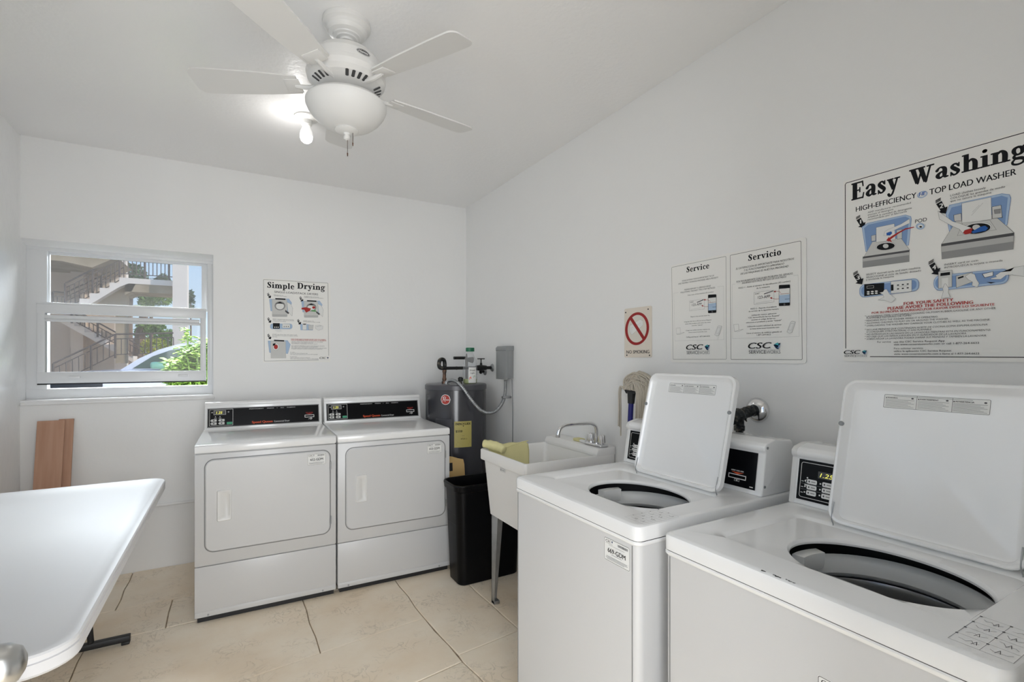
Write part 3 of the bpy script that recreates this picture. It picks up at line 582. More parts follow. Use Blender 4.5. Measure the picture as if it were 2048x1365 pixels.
  ('T','de la máquina',4188,2772,536,53,'k',''),
  ('T','123-APP',4250,2382,491,106,'k',''),
  ('T','PASO 2 - Reporte el problema',3946,2002,1044,54,'k',''),
  ('T','de servicio de la siguiente manera:',3864,1913,1208,50,'k',''),
  ('T','Utilizando nuestra aplicación',3991,1754,991,49,'k',''),
  ('T','"CSC ServiceWorks Service Request"',3837,1665,1267,50,'k',''),
  ('T','escanee el código de barras,',3982,1577,967,50,'k',''),
  ('T','seleccione el problema y enviar "Submit"',3754,1487,1423,50,'k',''),
  ('T','Utilizando nuestra solicitud de servicio',3800,1328,1369,50,'k',''),
  ('T','en línea www.cscserviceworks.com',3919,1234,1169,50,'k',''),
  ('T','Llame al número de teléfono gratuito al',3782,1068,1395,51,'k',''),
  ('T','1-877-264-6622',4206,984,560,54,'k',''),
  ('L',[(404,3073),(144,3074),(206,905),(2752,879),(2737,3074),(2446,3076)],4,'m'),
  ('L',[(3279,3082),(3143,3082),(3158,909),(5825,892),(5780,3072),(5619,3073)],4,'m'),
  ('L',[(1030,2633),(1808,2636),(1808,2216),(1030,2199),(1030,2633)],5,'G'),
  ('T','CSC',1070,2549,183,43,'k','bi'),
  ('P',[(1425,2546),(1764,2627),(1764,2595),(1425,2514)],'G'),
  ('L',[(1110,2249),(1732,2286)],4,'m'),
  ('L',[(4090,2644),(4891,2640),(4891,2202),(4090,2190),(4090,2644)],5,'G'),
  ('T','CSC',4132,2566,188,38,'k','bi'),
  ('P',[(4498,2556),(4858,2632),(4858,2604),(4498,2528)],'G'),
  ('L',[(4173,2231),(4813,2266)],4,'m'),
  ('P',[(2363,2772),(2379,2768),(2392,2759),(2401,2747),(2404,2733),(2404,2039),(2401,2025),(2392,2014),(2379,2007),(2363,2005),(2035,2017),(2019,2020),(2005,2029),(1995,2041),(1992,2055),(1992,2762),(1995,2775),(2005,2786),(2019,2793),(2035,2795)],'k'),
  ('P',[(2008,2655),(2389,2646),(2389,2120),(2008,2129)],'w'),
  ('P',[(2008,2416),(2389,2418),(2389,2120),(2008,2129)],'b'),
  ('L',[(2042,2460),(2364,2452)],12,'R'),
  ('L',[(2221,2253),(2380,2254)],12,'D'),
  ('P',[(2237,2062),(2230,2040),(2211,2027),(2189,2029),(2170,2045),(2163,2068),(2170,2091),(2189,2104),(2211,2102),(2230,2086)],'G'),
  ('P',[(5463,2774),(5475,2771),(5486,2763),(5492,2752),(5495,2740),(5495,2045),(5492,2033),(5486,2024),(5475,2017),(5463,2016),(5112,2031),(5100,2034),(5089,2041),(5082,2052),(5080,2064),(5080,2774),(5082,2785),(5089,2795),(5100,2801),(5112,2802)],'k'),
  ('P',[(5092,2662),(5483,2645),(5483,2127),(5092,2142)],'w'),
  ('P',[(5092,2425),(5483,2420),(5483,2127),(5092,2142)],'b'),
  ('L',[(5131,2468),(5454,2455)],12,'R'),
  ('L',[(5310,2261),(5470,2259)],12,'D'),
  ('P',[(5327,2072),(5320,2050),(5301,2037),(5278,2039),(5259,2055),(5252,2079),(5259,2101),(5278,2114),(5301,2111),(5320,2096)],'G'),
  ('L',[(2120,2500),(1981,2581),(1792,2601)],10,'r'),
  ('P',[(1775,2612),(1873,2629),(1852,2558)],'r'),
  ('L',[(1992,2300),(1873,2301),(1737,2341)],10,'r'),
  ('P',[(1654,2376),(1753,2385),(1731,2314)],'r'),
  ('L',[(5153,2521),(5072,2577),(4907,2589)],11,'r'),
  ('P',[(4874,2593),(4965,2614),(4949,2544)],'r'),
  ('L',[(5080,2300),(4949,2306),(4803,2350)],11,'r'),
  ('P',[(4732,2377),(4824,2391),(4808,2313)],'r'),
  ('L',[(281,1475),(513,1482),(537,1241),(318,1202),(281,1475)],5,'G'),
  ('L',[(318,1202),(574,1249),(754,1269),(495,1185),(318,1202)],5,'G'),
  ('L',[(3216,1467),(3425,1474),(3447,1228),(3249,1189),(3216,1467)],5,'G'),
  ('L',[(3249,1189),(3480,1237),(3642,1258),(3409,1172),(3249,1189)],5,'G'),
  ('P',[(2326,1094),(2472,1430),(2533,1462),(2666,1432),(2533,1072),(2430,1041)],'w'),
  ('L',[(2326,1094),(2472,1430),(2533,1462),(2666,1432),(2533,1072),(2430,1041),(2326,1094)],5,'G'),
  ('L',[(2378,1159),(2482,1385),(2610,1378)],4,'G'),
  ('L',[(2378,1159),(2513,1144),(2610,1378)],4,'G'),
  ('P',[(5385,1071),(5514,1416),(5570,1448),(5688,1418),(5570,1049),(5478,1016)],'w'),
  ('L',[(5385,1071),(5514,1416),(5570,1448),(5688,1418),(5570,1049),(5478,1016),(5385,1071)],5,'G'),
  ('L',[(5431,1137),(5524,1369),(5638,1362)],4,'G'),
  ('L',[(5431,1137),(5551,1122),(5638,1362)],4,'G'),
  ('T','CSC',854,498,894,218,'k','bi'),
  ('P',[(1819,620),(1996,550),(2078,683),(1996,456),(1914,489)],'D'),
  ('P',[(1843,641),(1984,706),(2020,591)],'t'),
  ('P',[(1961,509),(2078,673),(2043,528)],'c'),
  ('L',[(854,457),(2078,445)],4,'G'),
  ('T','SERVICE',880,303,662,133,'G',''),
  ('T','WORKS',1555,299,523,130,'m',''),
  ('T','CSC',3855,492,944,226,'k','bi'),
  ('P',[(4874,616),(5059,543),(5145,680),(5059,448),(4973,481)],'D'),
  ('P',[(4899,637),(5047,704),(5084,586)],'t'),
  ('P',[(5023,502),(5145,669),(5108,521)],'c'),
  ('L',[(3855,451),(5145,436)],4,'G'),
  ('T','SERVICE',3883,296,701,133,'G',''),
  ('T','WORKS',4597,291,548,129,'m',''),
 ],
 'NS': [
  ('P',[(1706,1423),(1696,1299),(1667,1177),(1620,1059),(1555,950),(1474,850),(1378,764),(1270,692),(1152,636),(1027,599),(897,581),(766,582),(637,604),(514,647),(399,708),(296,787),(207,881),(135,990),(82,1109),(50,1236),(39,1367),(50,1498),(82,1627),(135,1750),(207,1863),(296,1964),(399,2050),(514,2119),(637,2169),(766,2200),(897,2211),(1027,2201),(1152,2172),(1270,2125),(1378,2060),(1474,1979),(1555,1885),(1620,1780),(1667,1666),(1696,1546)],'R'),
  ('P',[(1536,1417),(1529,1313),(1506,1210),(1468,1112),(1417,1020),(1352,937),(1276,864),(1191,804),(1098,758),(999,728),(897,714),(794,716),(694,736),(597,771),(507,823),(427,889),(358,969),(302,1059),(261,1159),(236,1264),(227,1373),(236,1483),(261,1590),(302,1692),(358,1786),(427,1870),(507,1942),(597,2000),(694,2042),(794,2068),(897,2077),(999,2070),(1098,2046),(1191,2007),(1276,1952),(1352,1885),(1417,1806),(1468,1718),(1506,1622),(1529,1521)],'W'),
  ('P',[(390,1574),(1118,1849),(1249,1761),(1300,1784),(1300,1548),(520,1108),(405,1248)],'w'),
  ('L',[(390,1574),(1118,1849),(1249,1761),(1300,1784),(1300,1548),(520,1108),(405,1248),(390,1574)],4,'k'),
  ('L',[(1155,1662),(520,1458),(505,1189)],4,'k'),
  ('L',[(444,1625),(672,1558),(1300,1548)],3,'m'),
  ('L',[(1228,1763),(1278,1864),(1177,1950)],3,'m'),
  ('P',[(321,1969),(490,2055),(1494,859),(1351,759)],'R'),
  ('T','NO SMOKING',149,167,1571,164,'k','m'),
  ('P',[(133,2256),(124,2235),(101,2223),(72,2225),(48,2241),(39,2264),(48,2286),(72,2298),(101,2296),(124,2280)],'k'),
  ('P',[(1685,2297),(1677,2276),(1655,2265),(1629,2267),(1608,2282),(1600,2304),(1608,2325),(1629,2336),(1655,2334),(1677,2319)],'k'),
  ('P',[(219,83),(211,61),(187,47),(158,47),(135,61),(126,84),(135,106),(158,120),(187,120),(211,106)],'k'),
  ('P',[(1776,70),(1768,49),(1747,36),(1721,36),(1700,49),(1692,70),(1700,92),(1721,105),(1747,104),(1768,91)],'k'),
 ],
 'SD': [
  ('L',[(3650,107),(61,46),(6,5753),(34,5786),(4268,5858),(4304,5817),(4356,446)],17,'k'),
  ('T','Simple',242,5229,1737,415,'k','s'),
  ('T','Drying',2213,5306,1863,426,'k','s'),
  ('T','SINGLE-LOAD/STACK DRYERS',695,4901,2919,141,'G','m'),
  ('P',[(228,4807),(341,4887),(349,4874),(236,4794)],'k'),
  ('P',[(228,4780),(341,4860),(349,4847),(236,4767)],'k'),
  ('P',[(228,4753),(341,4833),(349,4820),(236,4740)],'k'),
  ('P',[(244,4721),(363,4804),(439,4652),(493,4680),(457,4503),(287,4516),(341,4562)],'k'),
  ('T','1',320,4629,75,114,'w','b'),
  ('P',[(2331,4677),(2451,4759),(2460,4746),(2340,4664)],'k'),
  ('P',[(2331,4649),(2451,4731),(2460,4718),(2340,4636)],'k'),
  ('P',[(2331,4621),(2451,4703),(2460,4690),(2340,4608)],'k'),
  ('P',[(2348,4588),(2474,4674),(2555,4517),(2612,4545),(2575,4363),(2394,4377),(2451,4424)],'k'),
  ('T','2',2429,4493,80,117,'w','b'),
  ('P',[(242,3067),(355,3144),(363,3131),(250,3054)],'k'),
  ('P',[(242,3040),(355,3117),(363,3103),(250,3027)],'k'),
  ('P',[(242,3013),(355,3090),(363,3076),(250,3000)],'k'),
  ('P',[(258,2980),(377,3060),(453,2907),(507,2933),(472,2757),(301,2775),(355,2819)],'k'),
  ('T','3',334,2885,75,114,'w','b'),
  ('P',[(2184,3017),(2304,3096),(2312,3083),(2192,3004)],'k'),
  ('P',[(2184,2990),(2304,3068),(2312,3055),(2192,2976)],'k'),
  ('P',[(2184,2962),(2304,3041),(2312,3027),(2192,2948)],'k'),
  ('P',[(2201,2928),(2326,3010),(2406,2852),(2464,2879),(2426,2698),(2246,2717),(2304,2762)],'k'),
  ('T','4',2281,2831,80,118,'w','b'),
  ('P',[(242,1906),(355,1981),(363,1968),(250,1893)],'k'),
  ('P',[(242,1879),(355,1954),(363,1941),(250,1866)],'k'),
  ('P',[(242,1852),(355,1927),(363,1914),(250,1839)],'k'),
  ('P',[(258,1820),(377,1897),(453,1742),(507,1768),(472,1592),(301,1613),(355,1656)],'k'),
  ('T','5',334,1723,75,114,'w','b'),
  ('T','LOAD clothes into dryer now',648,4728,616,47,'G',''),
  ('T','COLOQUE la ropa en la secadora',676,4663,833,47,'G',''),
  ('T','CLOSE the door of the dryer',2643,4741,1032,54,'G',''),
  ('T','CIERRE la puerta de la secadora',2643,4674,1340,54,'G',''),
  ('T','SELECT desired temperature and time',582,3005,1372,52,'G',''),
  ('T','SELECCIONE la temperatura deseada',582,2932,1397,52,'G',''),
  ('T','y encienda la secadora',582,2849,864,52,'G',''),
  ('T','INSERT card or coin',2608,2953,701,53,'G',''),
  ('T','INTRODUZCA la tarjeta o moneda',2608,2885,1144,53,'G',''),
  ('T','START the dryer then wait until it ends',564,1914,1610,52,'G',''),
  ('T','ENCIENDA la secadora y espere el final',564,1830,1649,52,'G',''),
  ('T','del ciclo',564,1742,320,52,'G',''),
  ('T','FOR YOUR SAFETY PLEASE AVOID THE FOLLOWING',1784,1593,2354,64,'r','b'),
  ('T','POR SU SEGURIDAD POR FAVOR EVITE LO SIGUIENTE',1784,1513,2406,63,'r','b'),
  ('T','DRYING ITEMS CONTAINING COOKING OIL OR RUBBER',1808,1420,2149,47,'G',''),
  ('T','REACHING INTO THE DRYER WHILE ON',1808,1339,1436,47,'G',''),
  ('T','ALLOWING CHILDREN TO PLAY ON IT',1808,1266,1765,48,'G',''),
  ('T','NO SEQUE PRENDAS QUE CONTENGAN ACEITE',1808,1119,2252,48,'G',''),
  ('T','NO META LAS MANOS EN LA SECADORA',1808,1042,1791,48,'G',''),
  ('T','NO DEJE QUE LOS NIÑOS JUEGUEN EN LA SECADORA',1808,970,2408,47,'G',''),
  ('T','SOBRECARGAR PODRÍA DAÑAR SUS PRENDAS',1808,893,2098,47,'G',''),
  ('T','For service',1726,651,292,53,'G',''),
  ('T','use the CSC Service Request App',1726,573,1156,53,'G',''),
  ('T','visit www.cscserviceworks.com or call 1-877-264-6622',1726,494,1863,53,'G',''),
  ('T','Para solicitar servicio',1726,333,438,52,'G',''),
  ('T','utilice la aplicación CSC Service Request',1726,253,1331,53,'G',''),
  ('T','visite www.cscserviceworks.com o llame al 1-877-264-6622',1726,173,1914,53,'G',''),
  ('T','CSC',3716,204,448,131,'k','bi'),
  ('P',[(4221,308),(4356,325),(4304,182)],'D'),
  ('L',[(3726,150),(4345,128)],6,'m'),
  ('P',[(372,4422),(1629,4523),(1823,4243),(1653,3573),(465,3595)],'b'),
  ('L',[(372,4422),(1629,4523),(1823,4243),(1653,3573),(465,3595),(372,4422)],8,'B'),
  ('P',[(536,4431),(1509,4463),(1533,3250),(559,3209)],'l'),
  ('L',[(536,4431),(1509,4463),(1533,3250),(559,3209),(536,4431)],6,'m'),
  ('P',[(747,4522),(1413,4526),(1413,4431),(761,4424)],'k'),
  ('P',[(1398,4009),(1381,3910),(1332,3819),(1256,3746),(1160,3696),(1054,3676),(949,3686),(854,3726),(779,3792),(731,3877),(714,3972),(731,4070),(779,4160),(854,4233),(949,4283),(1054,4305),(1160,4296),(1256,4256),(1332,4191),(1381,4105)],'m'),
  ('L',[(1398,4009),(1381,3910),(1332,3819),(1256,3746),(1160,3696),(1054,3676),(949,3686),(854,3726),(779,3792),(731,3877),(714,3972),(731,4070),(779,4160),(854,4233),(949,4283),(1054,4305),(1160,4296),(1256,4256),(1332,4191),(1381,4105),(1398,4009)],8,'G'),
  ('P',[(1317,3978),(1304,3906),(1266,3839),(1208,3785),(1135,3749),(1054,3734),(974,3741),(901,3770),(844,3818),(807,3880),(794,3951),(807,4022),(844,4088),(901,4142),(974,4179),(1054,4195),(1135,4188),(1208,4159),(1266,4111),(1304,4049)],'w'),
  ('P',[(770,4132),(1054,4279),(1341,4137),(1054,4148)],'k'),
  ('P',[(1509,4278),(1750,4159),(1896,3849),(1847,3290),(1581,3596)],'w'),
  ('L',[(1509,4278),(1750,4159),(1896,3849),(1847,3290),(1581,3596),(1509,4278)],8,'G'),
  ('P',[(1413,3720),(1653,3520),(1605,3412),(1389,3587)],'G'),
  ('P',[(536,3365),(1533,3382),(1509,3223),(582,3184)],'g'),
  ('P',[(2474,4401),(3713,4497),(3903,4229),(3736,3588),(2566,3609)],'b'),
  ('L',[(2474,4401),(3713,4497),(3903,4229),(3736,3588),(2566,3609),(2474,4401)],8,'B'),
  ('P',[(2635,4410),(3594,4440),(3618,3279),(2658,3240)],'l'),
  ('L',[(2635,4410),(3594,4440),(3618,3279),(2658,3240),(2635,4410)],6,'m'),
  ('P',[(2843,4497),(3499,4500),(3499,4409),(2857,4403)],'k'),
  ('P',[(3485,4005),(3468,3911),(3420,3824),(3345,3753),(3251,3706),(3146,3686),(3042,3696),(2949,3734),(2875,3797),(2827,3879),(2811,3970),(2827,4064),(2875,4150),(2949,4220),(3042,4268),(3146,4289),(3251,4280),(3345,4242),(3420,4179),(3468,4097)],'m'),
  ('L',[(3485,4005),(3468,3911),(3420,3824),(3345,3753),(3251,3706),(3146,3686),(3042,3696),(2949,3734),(2875,3797),(2827,3879),(2811,3970),(2827,4064),(2875,4150),(2949,4220),(3042,4268),(3146,4289),(3251,4280),(3345,4242),(3420,4179),(3468,4097),(3485,4005)],8,'G'),
  ('P',[(3405,3976),(3392,3906),(3355,3843),(3298,3791),(3226,3756),(3146,3742),(3067,3749),(2995,3776),(2939,3822),(2902,3882),(2890,3949),(2902,4018),(2939,4081),(2995,4133),(3067,4168),(3146,4183),(3226,4177),(3298,4149),(3355,4103),(3392,4043)],'w'),
  ('P',[(2866,4123),(3146,4264),(3428,4128),(3146,4138)],'k'),
  ('P',[(3594,4263),(3832,4149),(3975,3852),(3927,3317),(3665,3610)],'w'),
  ('L',[(3594,4263),(3832,4149),(3975,3852),(3927,3317),(3665,3610),(3594,4263)],8,'G'),
  ('P',[(3499,3728),(3736,3537),(3689,3434),(3476,3601)],'G'),
  ('P',[(2635,3388),(3618,3406),(3594,3253),(2681,3216)],'g'),
  ('P',[(2494,3917),(2767,3973),(3118,3894),(3042,3729),(2792,3583),(2668,3791),(2469,3808)],'r'),
  ('L',[(2494,3917),(2767,3973),(3118,3894),(3042,3729),(2792,3583),(2668,3791),(2469,3808),(2494,3917)],5,'R'),
  ('P',[(3421,3991),(3399,3932),(3344,3894),(3275,3891),(3219,3923),(3198,3979),(3219,4038),(3275,4076),(3344,4079),(3399,4047)],'r'),
  ('P',[(3118,3786),(3421,3828),(3497,3669),(3168,3681)],'n'),
  ('P',[(288,1471),(1542,1520),(1736,1232),(1566,570),(381,642)],'b'),
  ('L',[(288,1471),(1542,1520),(1736,1232),(1566,570),(381,642),(288,1471)],8,'B'),
  ('P',[(451,1474),(1422,1465),(1446,253),(475,253)],'l'),
  ('L',[(451,1474),(1422,1465),(1446,253),(475,253),(451,1474)],6,'m'),
  ('P',[(662,1556),(1326,1532),(1326,1437),(676,1457)],'k'),
  ('P',[(997,1065),(987,987),(958,917),(912,861),(854,825),(789,812),(725,824),(668,859),(622,914),(593,983),(582,1060),(593,1137),(622,1207),(668,1263),(725,1300),(789,1313),(854,1302),(912,1267),(958,1212),(987,1142)],'w'),
  ('L',[(997,1065),(987,987),(958,917),(912,861),(854,825),(789,812),(725,824),(668,859),(622,914),(593,983),(582,1060),(593,1137),(622,1207),(668,1263),(725,1300),(789,1313),(854,1302),(912,1267),(958,1212),(987,1142),(997,1065)],8,'G'),
  ('P',[(922,1054),(915,1002),(896,955),(867,918),(830,893),(789,885),(749,893),(712,916),(683,953),(664,999),(658,1050),(664,1102),(683,1149),(712,1186),(749,1210),(789,1219),(830,1211),(867,1188),(896,1152),(915,1105)],'r'),
  ('P',[(592,1268),(780,1323),(733,1166),(601,1112)],'k'),
  ('P',[(1711,2724),(1767,2714),(1814,2681),(1846,2630),(1857,2570),(1857,2517),(1846,2455),(1814,2403),(1767,2367),(1711,2353),(568,2320),(515,2330),(469,2362),(439,2412),(428,2471),(428,2523),(439,2583),(469,2635),(515,2670),(568,2684)],'b'),
  ('L',[(1711,2724),(1767,2714),(1814,2681),(1846,2630),(1857,2570),(1857,2517),(1846,2455),(1814,2403),(1767,2367),(1711,2353),(568,2320),(515,2330),(469,2362),(439,2412),(428,2471),(428,2523),(439,2583),(469,2635),(515,2670),(568,2684),(1711,2724)],8,'B'),
  ('P',[(601,2737),(1040,2742),(1040,2349),(601,2336)],'k'),
  ('P',[(1207,2706),(1711,2703),(1711,2422),(1207,2407)],'w'),
  ('L',[(1207,2706),(1711,2703),(1711,2422),(1207,2407),(1207,2706)],6,'G'),
  ('P',[(1360,2517),(1350,2490),(1326,2479),(1303,2489),(1293,2515),(1303,2541),(1326,2552),(1350,2542)],'G'),
  ('P',[(747,2445),(736,2415),(709,2402),(683,2413),(672,2443),(683,2472),(709,2486),(736,2474)],'w'),
  ('P',[(1494,2521),(1484,2495),(1461,2483),(1437,2493),(1427,2519),(1437,2545),(1461,2557),(1484,2547)],'G'),
  ('P',[(860,2449),(849,2419),(822,2406),(796,2417),(785,2446),(796,2476),(822,2489),(849,2478)],'w'),
  ('P',[(1629,2525),(1619,2499),(1595,2487),(1572,2497),(1562,2523),(1572,2550),(1595,2561),(1619,2551)],'G'),
  ('P',[(974,2452),(963,2422),(936,2409),(909,2420),(898,2450),(909,2480),(936,2493),(963,2481)],'w'),
  ('P',[(686,2287),(1111,2299),(1207,2144),(922,2110),(780,2185)],'w'),
  ('P',[(2395,2710),(2643,2756),(3269,2659),(3244,2307),(2420,2299)],'b'),
  ('L',[(2395,2710),(2643,2756),(3269,2659),(3244,2307),(2420,2299),(2395,2710)],8,'B'),
  ('P',[(2544,2769),(2817,2778),(2817,2322),(2544,2314)],'w'),
  ('L',[(2544,2769),(2817,2778),(2817,2322),(2544,2314),(2544,2769)],6,'G'),
  ('P',[(2588,2754),(2777,2761),(2777,2696),(2588,2690)],'k'),
  ('P',[(2942,2675),(3294,2687),(3244,2334),(2967,2326)],'l'),
  ('L',[(2942,2675),(3294,2687),(3244,2334),(2967,2326),(2942,2675)],7,'G'),
  ('P',[(3421,2664),(3726,2701),(3957,2627),(3932,2408),(3624,2301),(3421,2447)],'w'),
  ('L',[(3421,2664),(3726,2701),(3957,2627),(3932,2408),(3624,2301),(3421,2447),(3421,2664)],7,'G'),
  ('L',[(3497,2585),(3829,2650)],12,'G'),
 ],
}
# ------------------------------------------------------------------ room shell
XL, XR, YB, ZC = -1.072, 1.743, 3.87, 2.642
YF = .06                                            # inner face of the front wall (the camera stands in its doorway)
b = BM(); box(b, XR, XR+.15, YF-.16, YB+.2, -.15, ZC+.1); wall_right = struct('wall_right', b, M['wall'])
# left wall with an unseen window opening, added to let in side fill
b = BM()
LW = (1.45, 2.75, 1.15, 2.05)
for y0, y1, z0, z1 in ((YF-.16, LW[0], -.15, ZC+.1), (LW[1], YB+.2, -.15, ZC+.1), (LW[0], LW[1], -.15, LW[2]), (LW[0], LW[1], LW[3], ZC+.1)):
    box(b, XL-.15, XL, y0, y1, z0, z1)
wall_left = struct('wall_left', b, M['wall_left'])
# back wall with the window recess
WX0, WX1, WZ0, WZ1 = XL, -.118, 1.103, 2.048
b = BM()
box(b, WX1, XR, YB, YB+.2, -.15, ZC+.1)
box(b, WX0, WX1, YB, YB+.2, -.15, WZ0, 0); box(b, WX0, WX1, YB, YB+.2, WZ1, ZC+.1)
wall_back = struct('wall_back', b, M['wall'])
b = BM(); prism(b, [(YB+.0005, WZ1), (YB+.12, WZ1), (YB+.12, 2.02), (YB+.09, 2.021)], WX0, WX1, 'x'); mk('window_head', b, M['wall'], wall_back, smooth=False)
b = BM(); prism(b, [(YB-.012, WZ0-.012), (YB+.105, WZ0+.006), (YB+.105, WZ0-.02), (YB-.012, WZ0-.03)], WX0, WX1+.01, 'x', .006, 2)
mk('window_sill', b, M['wall'], wall_back)
b = BM(); box(b, XL, -.42, YF-.16, YF, -.15, ZC+.1); box(b, .50, XR, YF-.16, YF, -.15, ZC+.1); box(b, -.42, .50, YF-.16, YF, 2.12, ZC+.1)
struct('wall_front', b, M['wall'])
b = BM(); box(b, XL-.15, XR+.15, -2.6, YB+.2, ZC, ZC+.1); struct('ceiling', b, M['ceiling'])  # slab runs on past the doorway, added there to keep the sun out
# floor: grout bed with single stone tiles
b = BM(); box(b, XL-.15, XR+.15, -2.6, YB+.2, -.15, -.009); floor = struct('floor', b, M['grout'])
T = []
def row(y0, y1, cuts):
    for a, c in zip(cuts[:-1], cuts[1:]): T.append([(a, y0), (c, y0), (c, y1), (a, y1)])
row(3.33, YB, [XL, -.55, .1, .7, 1.25, XR]); row(2.99, 3.33, [XL, -.62, -.295, .3, .9, 1.4, XR])
T += [[(XL, 2.27), (-.6, 2.29), (-.6, 2.99), (XL, 2.99)], [(-.6, 2.29), (0, 2.34), (.347, 2.385), (.335, 2.99), (-.6, 2.99)], [(.347, 2.385), (.863, 2.44), (.857, 2.99), (.335, 2.99)],
      [(.89, 2.06), (1.236, 2.10), (1.213, 2.7), (.857, 2.99), (.863, 2.44)], [(1.236, 2.10), (XR, 2.15), (XR, 2.99), (1.22, 2.99), (.857, 2.99), (1.213, 2.7)]]
T[-2] = [(.89, 2.06), (1.236, 2.10), (1.21, 2.99), (.857, 2.99), (.863, 2.44)]; T[-1] = [(1.236, 2.10), (XR, 2.15), (XR, 2.99), (1.21, 2.99)]
T += [[(XL, 1.9), (-.2, 1.92), (-.2, 2.325), (-.6, 2.29), (XL, 2.27)], [(-.2, 1.92), (.665, 1.973), (.886, 2.006), (.863, 2.44), (.347, 2.385), (0, 2.34), (-.2, 2.325)]]
T += [[(XL, 1.35), (-.4, 1.35), (-.4, 1.912), (XL, 1.9)], [(-.4, 1.35), (.25, 1.35), (.25, 1.947), (-.2, 1.92), (-.4, 1.912)], [(.25, 1.35), (.96, 1.35), (.886, 2.006), (.665, 1.973), (.25, 1.947)], [(.96, 1.35), (XR, 1.35), (XR, 2.15), (1.236, 2.10), (.89, 2.06), (.886, 2.006)]]
row(.75, 1.35, [XL, -.6, .05, .6, 1.2, XR]); row(.15, .75, [XL, -.3, .3, .95, XR]); row(-.45, .15, [XL, -.5, .1, .7, XR]); row(-1.05, -.45, [XL, -.3, .3, .95, XR])
random.seed(4)
def offset_poly(P, d):
    n = len(P); out = []
    for i in range(n):
        a, p, c = Vector(P[i-1]), Vector(P[i]), Vector(P[(i+1) % n])
        e1 = (p-a).normalized(); e2 = (c-p).normalized(); n1 = Vector((-e1.y, e1.x)); n2 = Vector((-e2.y, e2.x))
        m = (n1+n2); m = m/max(m.dot(n1), .3)*1.0 if m.length > 1e-6 else n1
        out.append(p+m*d)
    return out
for P in T:
    # wander the edges a little so the joints look hand-laid
    Q = []
    for i in range(len(P)):
        p, q = Vector(P[i]), Vector(P[(i+1) % len(P)]); L = (q-p).length; k = max(1, int(L/.13))
        for j in range(k):
            r = p.lerp(q, j/k)
            if j: r = r+Vector((math.sin(r.x*17+r.y*23), math.sin(r.x*29-r.y*13)))*.0035
            Q.append(tuple(r))
    t = BM(); dz = random.uniform(-.0006, .0008)
    A = offset_poly(Q, .0022); B_ = offset_poly(Q, .005)
    loft(t, [[(p.x, p.y, -.008) for p in A], [(p.x, p.y, -.0025+dz) for p in A], [(p.x, p.y, dz) for p in B_]], False, True)
    mk('tile', t, M['tile'], floor, smooth=False)

# ------------------------------------------------------------------ window in the back wall
win = thing('window_1', '', 'window', (WX0, YB+.1, WZ0)); del win['label']; del win['category']; win['kind'] = 'structure'
yw = YB+.10
b = BM()
box(b, WX0, -.978, yw-.01, yw+.05, WZ0, WZ1, .002); box(b, -.155, WX1, yw-.01, yw+.05, WZ0, WZ1, .002)
box(b, WX0, WX1, yw-.0115, yw+.0485, 2.0, 2.024, .002); box(b, WX0, WX1, yw-.012, yw+.05, WZ0, 1.165, .004)
mk('window_frame', b, M['frame'], win, world=True)
b = BM()      # upper sash
box(b, -.978, -.155, yw+.02, yw+.04, 1.985, 2.0); box(b, -.19, -.155, yw+.018, yw+.045, 1.67, 2.0, .002); box(b, -.985, -.974, yw+.018, yw+.045, 1.67, 2.0, .002)
up = mk('upper_sash', b, M['frame'], win, world=True)
b = BM(); box(b, -.976, -.188, yw+.028, yw+.032, 1.66, 1.99); mk('pane', b, M['glass'], up, world=True, smooth=False)
b = BM()      # lower sash, pushed up a little
z0, z1 = 1.198, 1.685
for bx_ in ((-1.022, -.162, 1.622, z1, 0), (-1.022, -.162, z0, 1.266, 0), (-1.0208, -.984, z0+.001, z1-.001, .0012), (-.196, -.1632, z0+.001, z1-.001, .0012)): box(b, bx_[0], bx_[1], yw-.025+bx_[4], yw+.005-bx_[4], bx_[2], bx_[3], .003)
box(b, -1.022, -.162, yw-.03, yw-.02, 1.676, z1+.003, .002)
lo = mk('lower_sash', b, M['frame'], win, world=True)
b = BM(); box(b, -.984, -.196, yw-.012, yw-.008, 1.26, 1.625); mk('pane', b, M['glass'], lo, world=True, smooth=False)
b = BM(); cyl(b, (-.983, yw-.03, 1.598), (-.2, yw-.03, 1.598), .013, 14); box(b, -.984, -.196, yw-.028, yw-.012, 1.572, 1.59, .002); mk('sash_bar', b, M['frame'], lo, world=True)
for x in (-.875, -.32):
    b = BM(); box(b, x, x+.056, yw-.045, yw-.024, 1.226, 1.242, .004); mk('latch', b, M['frame'], lo, world=True)
b = BM(); box(b, -1.02, -.165, yw-.02, yw+.0, 1.190, 1.197); mk('weatherstrip', b, M['black_matt'], lo, world=True)
# frame and panes of the window added in the left wall, out of frame
w2 = thing('added_window', '', '', (XL-.08, 2.1, LW[2])); del w2['label']; del w2['category']; w2['kind'] = 'structure'
b = BM()
for y0, y1, z0_, z1_ in ((LW[0], LW[0]+.04, LW[2], LW[3]), (LW[1]-.04, LW[1], LW[2], LW[3]), (LW[0], LW[1], LW[2], LW[2]+.04), (LW[0], LW[1], LW[3]-.04, LW[3]), (LW[0], LW[1], 1.58, 1.62)):
    box(b, XL-.11, XL-.07, y0, y1, z0_, z1_, .002)
mk('window_frame', b, M['frame'], w2, world=True)
b = BM(); box(b, XL-.092, XL-.088, LW[0]+.04, LW[1]-.04, LW[2]+.04, LW[3]-.04); mk('pane', b, M['glass'], w2, world=True, smooth=False)

